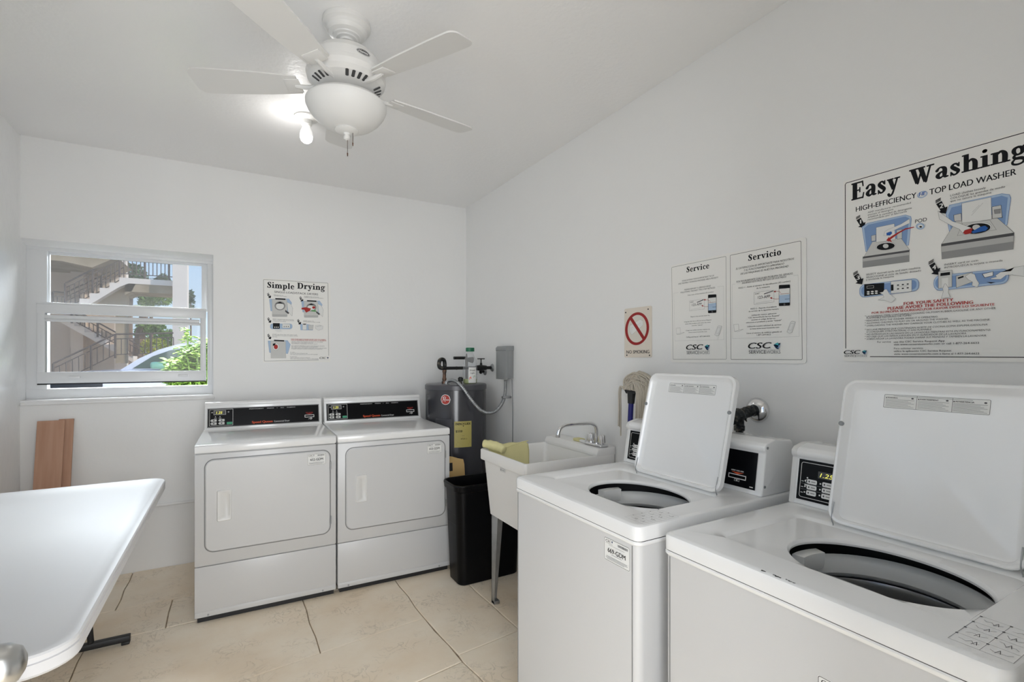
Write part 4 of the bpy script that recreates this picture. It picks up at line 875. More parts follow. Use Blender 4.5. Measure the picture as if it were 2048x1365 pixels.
# ------------------------------------------------------------------ open door with its knob at the left edge
door = thing('door_1', '', '', (-.36, .08, 0)); del door['label']; del door['category']; door['kind'] = 'structure'
b = BM(); box(b, -.362, -.322, .075, .955, .01, 2.07, .003); mk('door_leaf', b, M['plastic'], door, world=True)
b = BM()
mt = Matrix.Translation((-.322, .879, .95)) @ Matrix.Rotation(R(90), 4, 'Y')
lathe(b, [(0, 0), (.032, 0), (.032, .004), (.027, .009), (.012, .012), (.011, .03), (.017, .036), (.026, .044), (.0285, .054), (.0275, .066), (.021, .078), (.012, .083), (0, .0845)], n=36, mtx=None, c=(0, 0, 0))
b.transform(mt); mk('door_knob', b, M['steel'], door, world=True, label='brushed steel round knob')

# ------------------------------------------------------------------ dryers
def dryer_panel(par, mtx):
    p = Print(); W, Hh = .645, .118
    p.line([(.003, .003), (W-.003, .003), (W-.003, Hh-.003), (.003, Hh-.003)], .0022, 'm', closed=True)
    p.line([(.012, .01), (.137, .01), (.137, Hh-.008), (.012, Hh-.008)], .002, 'l', closed=True)
    p.rect(.034, .078, .098, .103, 'G'); p.line([(.034, .078), (.098, .078), (.098, .103), (.034, .103)], .0018, 'l', closed=True)
    p.text('1.25', .046, .083, .034, .015, 'y', 'mi')
    for cx in (.025, .113): p.poly([(cx+.005*math.cos(k*.7854), .093+.005*math.sin(k*.7854)) for k in range(8)], 'm')
    for cx in (.043, .067):
        p.poly([(cx+.003*math.cos(k*1.0472), .066+.003*math.sin(k*1.0472)) for k in range(6)], 'l'); p.rect(cx-.007, .054, cx+.007, .059, 'm')
    for i in range(2):
        for j in range(2):
            x, y = .016+i*.042, .016+j*.019
            p.poly(rrect(x+.004, x+.034, y, y+.015, .003, 2), 'l', 'button'); p.rect(x+.014, y+.004, x+.022, y+.011, 'G', 'button'); p.rect(x, y+.005, x+.004, y+.009, 'l', 'button')
    p.poly(rrect(.104, .134, .015, .03, .003, 2), 'q', 'button')
    p.text('PERMANENT', .228, .103, .083, .005, 'h'); p.text('PRESS', .330, .103, .04, .005, 'h'); p.text('+', .386, .103, .005, .005, 'h'); p.text('ALL', .408, .103, .023, .005, 'h'); p.text('FABRIC', .448, .103, .05, .005, 'h')
    p.text('Speed Queen', .243, .013, .118, .014, 'o', 'b'); p.text('Commercial Dryer', .370, .013, .092, .0105, 'h')
    x = .556; p.text('INSERT CARD HERE', x+.006, .063, .044, .004, 'e', 'b'); p.poly([(x+.006, .059), (x+.05, .059), (x+.028, .053)], 'e')
    p.line([(x, .034), (x+.056, .034), (x+.056, .048), (x, .048)], .0035, 'h', closed=True)
    p.poly([(x+.02, .02), (x+.03, .028), (x+.026, .02)], 'h'); p.line([(x+.036, .018), (x+.044, .024), (x+.038, .03), (x+.032, .024)], .003, 'h', closed=True)
    return p.build(mtx, par)
def sticker(par, mtx, num, W=.098, Hh=.062, bars=True):
    p = Print()
    p.poly(rrect(0, W, 0, Hh, .004, 3), 'w', 'sticker_paper'); p.line(rrect(.0015, W-.0015, .0015, Hh-.0015, .004, 3), .0012, 'G', 'border', closed=True)
    p.text('CSC', .007, Hh-.012, .022, .007, 'k', 'bi'); p.poly([(.031, Hh-.006), (.037, Hh-.004), (.034, Hh-.012)], 'D'); p.rect(.007, Hh-.0155, .036, Hh-.0145, 'm', 'border')
    x = W*.54
    random.seed(3)
    while x < W-.007:
        w = random.choice((.0006, .0009, .0014)); p.rect(x, Hh-.0125, x+w, Hh-.006, 'G', 'barcode'); x += w+random.choice((.0006, .001))
    p.rect(W*.2, Hh-.0185, W*.8, Hh-.0178, 'm', 'border')
    if num:
        p.text(num, W*.16, Hh*.40, W*.68, .0125, 'k', 'm')
    for y, a, c in ((.021, .3, .7), (.013, .1, .9), (.0095, .08, .92), (.006, .12, .8)): p.rect(W*a, y, W*c, y+.0012, 'm', 'border')
    return p.build(mtx, par)
def make_dryer():
    t = thing('clothes_dryer', '', 'dryer', (0, 0, 0))
    W = .684
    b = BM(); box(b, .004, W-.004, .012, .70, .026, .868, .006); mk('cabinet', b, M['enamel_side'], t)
    b = BM(); box(b, .012, W-.012, .010, .66, 0, .03); mk('base', b, M['black_matt'], t)  # painted black and brought forward as the dark line of shade underneath
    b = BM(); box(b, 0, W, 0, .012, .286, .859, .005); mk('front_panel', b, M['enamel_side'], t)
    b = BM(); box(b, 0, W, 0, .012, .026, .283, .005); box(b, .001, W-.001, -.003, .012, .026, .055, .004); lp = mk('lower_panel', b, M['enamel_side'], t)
    for x in (.06, .612):
        c = BM(); cyl(c, (x, -.006, .036), (x, .003, .036), .005, 12); mk('screw', c, M['galv'], lp)
    b = BM(); prism(b, [(-.004, .864), (-.004, .897), (.008, .905), (.57, .907), (.60, .912), (.70, .912), (.70, .864)], 0, W, 'x', .004, 2); mk('top_panel', b, M['enamel'], t)
    # door: slab, with the dark gap round it painted as a grey strip
    b = BM(); P = rrect(.042, .655, .351, .832, .045, 7); Q = rrect(.0465, .6505, .3555, .8275, .041, 7)
    loft(b, [[(x, -.0008, z) for x, z in P], [(x, -.0008, z) for x, z in Q]]); mk('door_gap_strip', b, M['grey_seam'], t, smooth=False)
    b = BM(); Q2 = rrect(.0485, .6485, .3575, .8255, .04, 7); Q3 = rrect(.051, .646, .36, .823, .038, 7)
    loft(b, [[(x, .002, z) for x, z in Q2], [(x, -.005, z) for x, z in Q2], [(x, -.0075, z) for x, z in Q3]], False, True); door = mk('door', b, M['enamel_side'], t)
    # recessed pull: raised frame, scoop behind its right part
    b = BM(); x0, x1, z0, z1 = .098, .164, .508, .668
    P = rrect(x0, x1, z0, z1, .006, 3); P2 = rrect(x0+.004, x1-.002, z0+.003, z1-.003, .005, 3)
    I1 = rrect(x0+.03, x1-.006, z0+.016, z1-.016, .012, 3); I2 = rrect(x0+.034, x1-.010, z0+.022, z1-.022, .010, 3)
    loft(b, [[(x, -.0076, z) for x, z in P], [(x, -.0125-.003*(x1-x)/.066, z) for x, z in P2], [(x, -.0135, z) for x, z in I1], [(x, -.0079, z) for x, z in I2]], False, True)
    bmesh.ops.recalc_face_normals(b, faces=b.faces); mk('door_handle', b, M['plastic'], door, ang=50)
    for z in (.43, .74):
        b = BM(); cyl(b, (.654, -.006, z-.022), (.654, -.006, z+.022), .0035, 10); mk('hinge', b, M['galv'], door)
    # console
    b = BM(); prism(b, [(.585, .907), (.588, .925), (.618, 1.052), (.612, 1.062), (.618, 1.072), (.632, 1.076), (.70, 1.074), (.70, .907)], .006, W-.002, 'x', .004, 2); con = mk('console', b, M['enamel'], t)
    u = Vector((0, .030, .127)).normalized()
    fr = frame((.020, .588-.0015, .922), (1, 0, 0), u)
    b = BM(); box(b, 0, .645, 0, .118, 0, .0014, 0, mtx=fr); mk('control_panel', b, M['black'], con, smooth=False)
    dryer_panel(con, fr @ Matrix.Translation((0, 0, .0014)))
    return t
def copy_tree(o, parent=None):
    c = o.copy(); COL.objects.link(c); c.parent = parent
    for ch in [x for x in bpy.data.objects if x.parent is o]: copy_tree(ch, c)
    return c
d1 = make_dryer(); d2 = copy_tree(d1)
rz = R(-1.2)
d1.location = (-.172, 2.955, 0); d1.rotation_euler.z = rz
d2.location = (-.172+.692*math.cos(rz), 2.955+.692*math.sin(rz), 0); d2.rotation_euler.z = rz
d1['label'] = 'left white front-load clothes dryer under the window corner, sticker 652-GDM'; d2['label'] = 'right white front-load clothes dryer beside the water heater, sticker 653-GDM'
for d, n in ((d1, '652-GDM'), (d2, '653-GDM')):
    d['group'] = 'coin laundry dryers against the back wall'
    dr = [c for c in bpy.data.objects if c.parent is d and c.name.split('.')[0] == 'door'][0]
    sticker(dr, frame((.530, -.0078, .752), (1, 0, 0), (0, 0, 1)), n)

# ------------------------------------------------------------------ washers (fronts face -X); local x = into the machine, y = width
def ray_rect(cx, cy, x0, x1, y0, y1, r, a):
    # distance from (cx, cy) along angle a to a rounded rectangle
    dx, dy = math.cos(a), math.sin(a); lo_, hi = 0, 2.0
    for _ in range(22):
        m = (lo_+hi)/2; px, py = cx+dx*m, cy+dy*m
        qx = max(x0+r-px, px-(x1-r), 0); qy = max(y0+r-py, py-(y1-r), 0)
        ins = (x0 <= px <= x1) and (y0 <= py <= y1) and (math.hypot(qx, qy) <= r if (qx > 0 and qy > 0) else True)
        if ins: lo_ = m
        else: hi = m
    return (cx+dx*lo_, cy+dy*lo_)
def control_art(mtx, par, w, h):
    p = Print()
    p.line(rrect(.008, w-.008, .008, h-.008, .006, 3), .0016, 'l', closed=True)
    p.rect(.057, h-.047, .104, h-.027, 'G'); p.text('1.25', .062, h-.043, .037, .012, 'y', 'i')
    for x in (.028, .102):
        p.poly([(x+.0025*math.cos(k*1.05), h-.052+.0025*math.sin(k*1.05)) for k in range(6)], 'h'); p.line([(x-.004, h-.066), (x+.004, h-.066), (x+.004, h-.058), (x-.004, h-.058)], .001, 'l', closed=True); p.rect(x-.007, h-.075, x+.007, h-.071, 'l')
    for i in range(3):
        for j in range(3):
            x, y = .028+i*.043, .017+j*.0165
            if x+.03 > w-.01: continue
            p.poly(rrect(x, x+.028, y, y+.013, .003, 2), 'h', 'button'); p.rect(x+.004, y+.004, x+.008, y+.009, 'G', 'button'); p.rect(x+.012, y+.005, x+.024, y+.008, 'm', 'button')
            p.rect(x-.007, y+.0045, x-.003, y+.0085, 'h')
    for j in range(3): p.rect(.012, .0205+j*.0165, .019, .0225+j*.0165, 'l')
    for j in (1, 2): p.rect(.012, .0147+j*.0165, w-.012, .0153+j*.0165, 'm')
    return p.build(mtx, par)
def card_art(mtx, par, w, h):
    p = Print(); x0 = w*.42
    p.text('INSERT CARD HERE', x0+.002, .048, .045, .0042, 'h', 'b'); p.poly([(x0+.002, .045), (x0+.048, .045), (x0+.025, .039)], 'o')
    p.line([(x0-.006, .025), (x0+.056, .025), (x0+.056, .037), (x0-.006, .037)], .0026, 'h', closed=True)
    p.line([(x0+.016, .016), (x0+.034, .016), (x0+.034, .0215), (x0+.016, .0215)], .001, 'l', closed=True); p.rect(x0+.022, .0175, x0+.028, .0205, 'l')
    p.rect(w-.018, .006, w-.006, .009, 'l')
    return p.build(mtx, par)
def make_washer():
    t = thing('washing_machine', '', 'washer', (0, 0, 0)); WY, DX = .638, .735
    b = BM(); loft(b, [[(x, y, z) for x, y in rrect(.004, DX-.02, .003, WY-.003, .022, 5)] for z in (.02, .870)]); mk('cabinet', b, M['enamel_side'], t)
    b = BM(); loft(b, [[(x, y, z) for x, y in rrect(.002-e, DX-.02, .001-e, WY-.001+e, .022, 5)] for z, e in ((.861, 0), (.864, .002), (.869, .002), (.8718, 0))]); mk('trim_edge', b, M['enamel'], t)
    b = BM(); box(b, .03, DX-.05, .03, WY-.03, 0, .025); mk('base', b, M['black_matt'], t)
    for y in (.0225, WY-.0225):
        b = BM(); box(b, .0026, .0046, y-.0008, y+.0008, .03, .858); mk('front_panel_seam', b, M['grey_seam'], t, smooth=False)
    cx, cy, ha, hb = .262, .273, .142, .177; N_ = 288
    ang = [2*math.pi*i/N_ for i in range(N_)]
    def RL(x0, x1, y0, y1, r, z): return [ray_rect(cx, cy, x0, x1, y0, y1, r, a)+(z,) for a in ang]
    def hole(k, z, dz=0):
        out = []
        for a in ang:
            x, y = cx+(ha+k)*math.cos(a), cy+(hb+k)*math.sin(a)
            if math.cos(a) < 0: x = max(x, cx-ha-k+.010+.006*math.cos(3*(a-math.pi)))   # flatter front edge
            out.append((x, y, z))
        return out
    b = BM()
    loft(b, [RL(.003, DX-.003, .003, WY-.003, .019, .8722), RL(0, DX, 0, WY, .022, .8745), RL(0, DX, 0, WY, .022, .904), RL(.0025, DX-.0025, .0025, WY-.0025, .020, .910), RL(.008, DX-.008, .008, WY-.008, .018, .9135), RL(.014, DX-.014, .014, WY-.014, .016, .914),
             RL(.100, .445, .084, .560, .03, .914), RL(.106, .438, .088, .552, .028, .910), RL(.110, .433, .090, .548, .026, .906), hole(.005, .9025), hole(.003, .901), hole(.0, .895), hole(.001, .890)])
    bmesh.ops.recalc_face_normals(b, faces=b.faces)
    if sum(f.normal.z*f.calc_area() for f in b.faces) < 0: bmesh.ops.reverse_faces(b, faces=b.faces)
    mk('top_panel', b, M['enamel'], t, ang=30)
    # tub seen through the opening
    b = BM(); loft(b, [[(cx+.02+r_*math.cos(a), cy+r_*math.sin(a), z_) for a in [2*math.pi*i/48 for i in range(48)]] for r_, z_ in ((.215, .891), (.232, .885), (.232, .40))], False, True)
    mk('tub', b, M['black_matt'], t)  # painted black to stand for the shadow gap round the basket
    b = BM(); t_ = BM(); loops = []
    for r_, z_ in ((.200, .842), (.196, .852), (.186, .856), (.178, .852), (.172, .842), (.170, .815), (.176, .806), (.186, .800), (.2, .8), (.2, .842)):
        loops.append([(cx+.015+r_*math.cos(a), cy+r_*math.sin(a), z_) for a in [2*math.pi*i/64 for i in range(64)]])
    loft(b, loops); bmesh.ops.recalc_face_normals(b, faces=b.faces); mk('balance_ring', b, M['ring'], t)
    b = BM(); loops = []
    for r_, z_ in ((.204, .797), (.190, .795), (.186, .785), (.188, .76), (.180, .752), (.178, .74), (.190, .725), (.192, .5), (.17, .46), (.02, .455)):
        loops.append([(cx+.015+r_*math.cos(a), cy+r_*math.sin(a), z_) for a in [2*math.pi*i/64 for i in range(64)]])
    loft(b, loops, False, True); bmesh.ops.reverse_faces(b, faces=b.faces); mk('wash_basket', b, M['drum'], t)
    b = BM(); lathe(b, [(.075, .455), (.06, .48), (.035, .52), (.03, .66), (.033, .70), (.025, .72), (0, .725)], (cx+.015, cy, 0), 24)
    for k in range(4):
        box(b, .02, .062, -.006, .006, .46, .60, .004, mtx=Matrix.Translation((cx+.015, cy, 0)) @ Matrix.Rotation(k*math.pi/2+.4, 4, 'Z'))
    mk('agitator', b, M['ring'], t)
    # bleach dispenser at the far side of the opening
    b = BM(); loops = []
    for z_, k in ((.873, 0), (.86, .0), (.845, .004), (.832, .016)):
        lp = []
        for a in range(9):
            th = R(70+a*3.6); lp.append((cx+.01+(.176-k)*math.cos(th), cy+(.182-k)*math.sin(th), z_))
        for a in range(8, -1, -1):
            th = R(70+a*3.6); lp.append((cx+.01+(.150+k*.3)*math.cos(th), cy+(.154+k*.3)*math.sin(th), z_))
        loops.append(lp)
    loft(b, loops, True, True); bmesh.ops.recalc_face_normals(b, faces=b.faces); mk('bleach_dispenser', b, M['ring'], t, ang=60)
    # consoles either side of the lid
    prof = [(.530, .914), (.533, .926), (.553, 1.050), (.546, 1.058), (.546, 1.070), (.558, 1.080), (.60, 1.090), (.690, 1.082), (.70, 1.07), (.712, .914)]
    up_ = Vector((.020, 0, .124)).normalized()
    for nm, y0, y1 in (('card_console', .008, .200), ('control_console', .438, .632)):
        b = BM(); prism(b, prof, y0, y1, 'y', .005, 3); c = mk(nm, b, M['enamel'], t)
        if nm == 'control_console':
            e = BM(); prism(e, [(x_+(-.0012 if i < 6 else 0), z_+(.0012 if i > 3 and i < 8 else 0)) for i, (x_, z_) in enumerate(prof)], y1-.016, y1+.0015, 'y', .003, 2); mk('end_cap', e, M['plastic'], c)
            w = .155; fr = frame((.5335-.0016, y1-.022, .930), (0, -1, 0), up_)
        else:
            w = .155; fr = frame((.5335-.0016, y1-.012, .930), (0, -1, 0), up_)
            for z_, x_ in ((.945, .545), (1.066, .560)):
                e = BM(); cyl(e, (x_, y0-.0015, z_), (x_, y0+.004, z_), .0045, 12); mk('screw', e, M['galv'], c)
        h = .118
        b = BM(); box(b, 0, w, 0, h, 0, .0016, mtx=fr); mk('control_panel', b, M['black'], c, smooth=False)
        (control_art if nm == 'control_console' else card_art)(fr @ Matrix.Translation((0, 0, .0016)), c, w, h)
    # lid, open and leaning back; (u across, v up, w towards the front)
    y0, y1, hh = .090, .472, .385; lean = R(14)
    fr = frame((.443, y1, .916), (0, -1, 0), (math.sin(lean), 0, math.cos(lean)))
    Wd = y1-y0
    def LR(e, w_, r, eb=None):
        eb = e if eb is None else eb
        return [(x, y, w_) for x, y in rrect(e, Wd-e, eb, hh-e, r, 6)]
    b = BM()
    loft(b, [LR(.006, -.012, .03), LR(.0, -.008, .034), LR(0, .010, .034), LR(.0025, .0125, .032), LR(.008, .0125, .028), LR(.0115, .009, .026), LR(.020, -.003, .02, .014), LR(.026, -.005, .018, .018)], True, True)
    b.transform(fr); lid = mk('lid', b, M['enamel'], t, ang=40)
    for u_ in (.0065, Wd-.0065):
        e = BM(); lathe(e, [(0, 0), (.0065, 0), (.0065, .004), (.004, .006), (0, .006)], n=14); e.transform(fr @ Matrix.Translation((u_, .262, .011))); mk('bumper', e, M['greybox'], lid)
    for u_ in (.012, Wd-.012):
        e = BM(); tube(e, [(u_, .052, .010), (u_, .012, .012), (u_+.003, -.004, .006), (u_, -.012, .0)], .0016, 8, 4); e.transform(fr); mk('hinge', e, M['galv'], lid)
    p = Print(); lw, lh = .205, .034
    p.poly(rrect(0, lw, 0, lh, .002, 2), 'w', 'sticker_paper'); p.line(rrect(0, lw, 0, lh, .002, 2), .0008, 'G', 'border', closed=True)
    for i in (1, 2): p.rect(lw*i/3-.0004+.001*i, 0, lw*i/3+.0004+.001*i, lh, 'G', 'border')
    for i, s_ in enumerate(('WARNING', 'AVERTISSEMENT', 'ADVERTENCIA')):
        x = lw*i/3+.004; p.text(s_, x+.003, lh-.0095, [.022, .037, .034][i], .0032, 'k', 'b'); p.poly([(x-.001, lh-.0095), (x+.0025, lh-.0095), (x+.0007, lh-.0063)], 'k')
        p.poly([(x+lw/3-.012+.0028*math.cos(k*.785), lh-.0075+.002*math.sin(k*.785)) for k in range(8)], 'G')
        for k in range(7): p.rect(x, .003+k*.003, x+lw/3-.008-(k % 3)*.006, .0038+k*.003, 'm', 'lettering')
    p.rect(.02, lh-.0036, lw-.03, lh-.0028, 'm', 'lettering')
    p.build(fr @ Matrix.Translation((.092, .318, -.0048)), lid)
    return t
def deck_chart(par, mtx, w, h, nx, ny):
    p = Print(); p.line([(0, 0), (w, 0), (w, h), (0, h)], .0007, 'm', closed=True); random.seed(9)
    for i in range(1, nx): p.rect(w*i/nx-.0003, 0, w*i/nx+.0003, h, 'm')
    for j in range(1, ny): p.rect(0, h*j/ny-.0003, w, h*j/ny+.0003, 'm')
    for i in range(nx):
        for j in range(ny):
            x, y = w*i/nx, h*j/ny; cw, ch = w/nx, h/ny
            p.rect(x-.001, y+ch-.0035, x+.0025, y+ch, 'G')
            pts = [(x+cw*(.2+.65*k/5), y+ch*(.35+.35*random.random())) for k in range(6)]; p.line(pts, .0008, 'm')
            q = x+cw*random.uniform(.3, .7); p.line([(q, y+ch*.3), (q+cw*.08, y+ch*.7), (q+cw*.16, y+ch*.35)], .0008, 'G')
    return p.build(mtx, par)
w1 = make_washer(); w2_ = copy_tree(w1)
w1.location = (.905, .939, 0); w2_.location = (.938, .249, 0)
w1['label'] = 'white top-load washing machine beside the laundry sink, lid open, sticker 669-GDM on front'
w2_['label'] = 'nearest white top-load washing machine below the Easy Washing poster, lid open'
w1['group'] = w2_['group'] = 'coin washers along the right wall'
def top_of(w, nm): return [c for c in bpy.data.objects if c.parent is w and c.name.split('.')[0] == nm][0]
sticker(top_of(w1, 'cabinet'), frame((.0036, .135, .785), (0, -1, 0), (0, 0, 1)), '669-GDM', .104, .064)
sticker(top_of(w2_, 'cabinet'), frame((.0036, .262, .700), (0, -1, 0), (0, 0, 1)), '', .104, .064)
for w in (w1, w2_):
    deck_chart(top_of(w, 'top_panel'), frame((.030, .080, .9141), (0, -1, 0), (1, 0, 0)), .074, .13, 2, 4)
b = BM(); random.seed(6)
for x_, y_, l_ in ((.006, .366, .010), (.007, .345, .006), (.006, .334, .012), (.008, .318, .008), (.007, .306, .014)):
    t_ = BM(); vs = [t_.verts.new((x_+random.uniform(-.0015, .0015), y_+l_*k/5, .9138 if x_ >= .007 else .9130)) for k in range(6)] + [t_.verts.new((x_+.002+random.uniform(0, .0015), y_+l_*k/5, .9139)) for k in range(5, -1, -1)]
    t_.faces.new(vs); merge(b, t_)
mk('paint_chip', b, M['seam'], top_of(w2_, 'top_panel'), smooth=False)

# ------------------------------------------------------------------ posters and signs
def board(name, label, loc, ax, rc, key, mt='paper', r=.006):
    t = thing(name, label, 'sign', loc)
    fr = frame((0, 0, 0), ax, (0, 0, 1))
    b = BM(); P = rrect(rc[0], rc[1], rc[2], rc[3], r, 4)
    loft(b, [[(x, y, 0) for x, y in P], [(x, y, .0022) for x, y in P]], True, True); bmesh.ops.recalc_face_normals(b, faces=b.faces); b.transform(fr); mk('board', b, M[mt], t, smooth=False)
    p = Print(); s = 1e-4
    for it in PRINT[key]:
        if it[0] == 'T':
            _, tx, x, y, w_, h_, c, st = it; p.text(tx, x*s, y*s, w_*s, h_*s, c, st)
        elif it[0] == 'L': p.line([(x*s, y*s) for x, y in it[1]], it[2]*s, it[3], 'border' if it[2] >= 11 and it[3] == 'k' else 'drawing')
        else: p.poly([(x*s, y*s) for x, y in it[1]], it[2])
    p.build(fr @ Matrix.Translation((0, 0, .0022)), t)
    return t
e_ = .001
board('instruction_poster', 'large Easy Washing instruction poster on the right wall', (XR-e_, .857, 1.345), (0, -1, 0), (-.006, .456, -.005, .585), 'EW')
board('service_notice', 'wide white Service and Servicio notice on the right wall', (XR-e_, 1.588, 1.338), (0, -1, 0), (-.004, .606, -.007, .437), 'SV', r=.01)
board('no_smoking_sign', 'small NO SMOKING sign with red prohibition circle', (XR-e_, 1.897, 1.357), (0, -1, 0), (-.001, .187, -.003, .245), 'NS', 'agedpaper', .008)
board('instruction_poster', 'Simple Drying instruction poster on the back wall above the dryers', (.184, YB-e_, 1.326), (1, 0, 0), (-.004, .449, -.006, .588), 'SD')
# ------------------------------------------------------------------ laundry sink
sink = thing('laundry_sink', 'white plastic laundry sink on grey legs between washer and heater', 'sink', (1.46, 2.2, 0))
X0, X1, Y0, Y1, ZR = 1.185, 1.738, 1.962, 2.447, .852
b = BM()
def sl(e, z, r=.02, f=0, bk=0): return [(x, y, z) for x, y in rrect(X0+e+f, X1-e-bk, Y0+e, Y1-e, r, 5)]
loft(b, [sl(.045, .495, .03), sl(.036, .50, .03), sl(.016, .785, .02), sl(.0145, .793, .02), sl(.002, .795, .015), sl(0, .80, .015), sl(0, .846, .015), sl(.004, ZR, .014), sl(.012, ZR, .012, 0, .10), sl(.018, .846, .014, 0, .105), sl(.026, .80, .03, 0, .105), sl(.055, .54, .05, 0, .10), sl(.08, .525, .05, 0, .1)], True, True)
bmesh.ops.recalc_face_normals(b, faces=b.faces); mk('basin', b, M['basin'], sink, world=True, ang=40)
b = BM(); prism(b, [(1.610, .846), (1.612, .862), (1.624, .884), (1.637, .888), (X1, .888), (X1, .846)], Y0+.001, Y1-.001, 'y', .004, 3); mk('faucet_ledge', b, M['basin'], sink, world=True)
for x, y, sx, sy in ((X0+.055, Y1-.035, 1, -1), (X0+.055, Y0+.035, 1, 1), (X1-.055, Y1-.035, -1, -1), (X1-.055, Y0+.035, -1, 1)):
    b = BM()
    for kind in (0, 1):
        lps = []
        for z, w in ((.51, .075), (.02, .030), (0, .030)):
            t0 = .003
            if kind == 0: q = [(0, 0), (w*sx, 0), (w*sx, t0*sy), (0, t0*sy)]
            else: q = [(0, 0), (t0*sx, 0), (t0*sx, w*sy), (0, w*sy)]
            lps.append([(x+a+(.51-z)*.025*sx*0, y+c, z) for a, c in q])
        loft(b, lps, True, True)
    box(b, min(x, x+.034*sx), max(x, x+.034*sx), min(y, y+.034*sy), max(y, y+.034*sy), 0, .018, .003)
    bmesh.ops.recalc_face_normals(b, faces=b.faces); mk('leg', b, M['galv'], sink, world=True)
b = BM(); cyl(b, (1.42, 2.2, .52), (1.42, 2.2, .40), .022, 16); tube(b, [(1.42, 2.2, .42), (1.42, 2.2, .33), (1.48, 2.2, .28), (1.54, 2.2, .33), (1.60, 2.2, .38), (1.74, 2.2, .38)], .019, 12, 5); mk('drain_pipe', b, M['plastic'], sink, world=True)
p = Print(); p.poly(rrect(0, .052, 0, .016, .001, 2), 'w', 'sticker_paper'); p.line(rrect(0, .052, 0, .016, .001, 2), .0008, 'G', 'border', closed=True); p.poly([(.003, .003), (.012, .003), (.012, .013), (.003, .013)], 'm')
for k in range(5): p.rect(.016+k*.007, .004, .0205+k*.007, .012, 'm')
p.build(Matrix.Translation((-1.46, -2.2, 0)) @ frame((X0+.0135, 2.232, .768), (0, -1, 0), (-.05, 0, 1)), sink)
fc = thing('faucet', 'chrome two-handle faucet with curved spout on the laundry sink', 'faucet', (1.665, 2.03, .888))
b = BM(); box(b, 1.640, 1.695, 1.965, 2.10, .888, .903, .007, 3); mk('base_plate', b, M['chrome'], fc, world=True)
b = BM(); cyl(b, (1.667, 2.032, .9), (1.667, 2.032, .932), .013, 16); tube(b, [(1.667, 2.032, .93), (1.667, 2.032, .975), (1.655, 2.033, .998), (1.625, 2.036, 1.008), (1.55, 2.042, 1.010), (1.475, 2.048, 1.006), (1.445, 2.05, .99), (1.435, 2.051, .965), (1.433, 2.051, .95)], .0095, 14, 5); cyl(b, (1.433, 2.051, .962), (1.433, 2.051, .948), .0115, 14); mk('spout', b, M['chrome'], fc, world=True)
for y in (1.988, 2.078):
    b = BM(); n = 28
    lps = []
    for r_, z_ in ((.012, .900), (.012, .910), (.021, .912), (.0195, .945), (.016, .950)):
        lps.append([(1.667+(r_*(1-.09*(i % 2)*(r_ > .0125)))*math.cos(2*math.pi*i/n), y+(r_*(1-.09*(i % 2)*(r_ > .0125)))*math.sin(2*math.pi*i/n), z_) for i in range(n)])
    loft(b, lps, True, True); mk('tap_handle', b, M['chrome'], fc, world=True, ang=20)
# soap sliver and little white holder behind the spout
t = thing('soap_bar', 'small pale yellow soap bar on the sink ledge behind the faucet', 'soap', (1.68, 2.20, .888))
b = BM(); box(b, 1.655, 1.70, 2.165, 2.225, .8885, .904, .006, 3); mk('soap', b, M['cloth'], t, world=True)
t = thing('plastic_cap', 'small white plastic stopper beside the faucet base', 'stopper', (1.67, 2.125, .888))
b = BM(); cyl(b, (1.66, 2.112, .897), (1.66, 2.15, .897), .009, 14); cyl(b, (1.66, 2.150, .897), (1.66, 2.162, .897), .006, 14); mk('stopper', b, M['plastic'], t, world=True)
# cloth draped over the far rim
cl = thing('yellow_cloth', 'pale yellow rubber cloth draped over the far rim of the sink', 'cloth', (1.35, 2.43, .852))
b = BM(); rows_ = []
path = [(2.462, .80), (2.460, .83), (2.456, .855), (2.446, .866), (2.432, .866), (2.420, .856), (2.412, .82), (2.404, .77), (2.396, .70), (2.388, .63), (2.383, .58)]
for i, (y, z) in enumerate(path):
    lp = []
    for k in range(19):
        x = 1.222+.255*k/18; wv = .004*math.sin(k*.9+i*.3)+.003*math.sin(k*2.1+i)
        lp.append((x+.004*math.sin(i*1.3), y-abs(wv)*(1.0 if i > 4 else .0)-.002, z+.003*math.sin(k*.7)))
    rows_.append(lp)
loft(b, rows_, closed=False)
o = mk('cloth_sheet', b, M['cloth'], cl, world=True, ang=80)
md = o.modifiers.new('thick', 'SOLIDIFY'); md.thickness = .002; md.offset = 1
b = BM(); tube(b, [(1.205, 2.440, .878), (1.235, 2.405, .872), (1.262, 2.36, .862), (1.275, 2.33, .85)], .022, 16, 5, rf=lambda t, i: .020+.006*math.sin(t*3.1)+.0015*math.sin(i*1.9)); mk('rolled_end', b, M['cloth'], cl, world=True, ang=80)
b = BM(); tube(b, [(1.250, 2.375, .892), (1.262, 2.372, .88), (1.267, 2.368, .858), (1.30, 2.38, .852), (1.36, 2.392, .862), (1.42, 2.398, .872), (1.47, 2.402, .876)], .003, 8, 5); mk('cord', b, M['cloth'], cl, world=True)

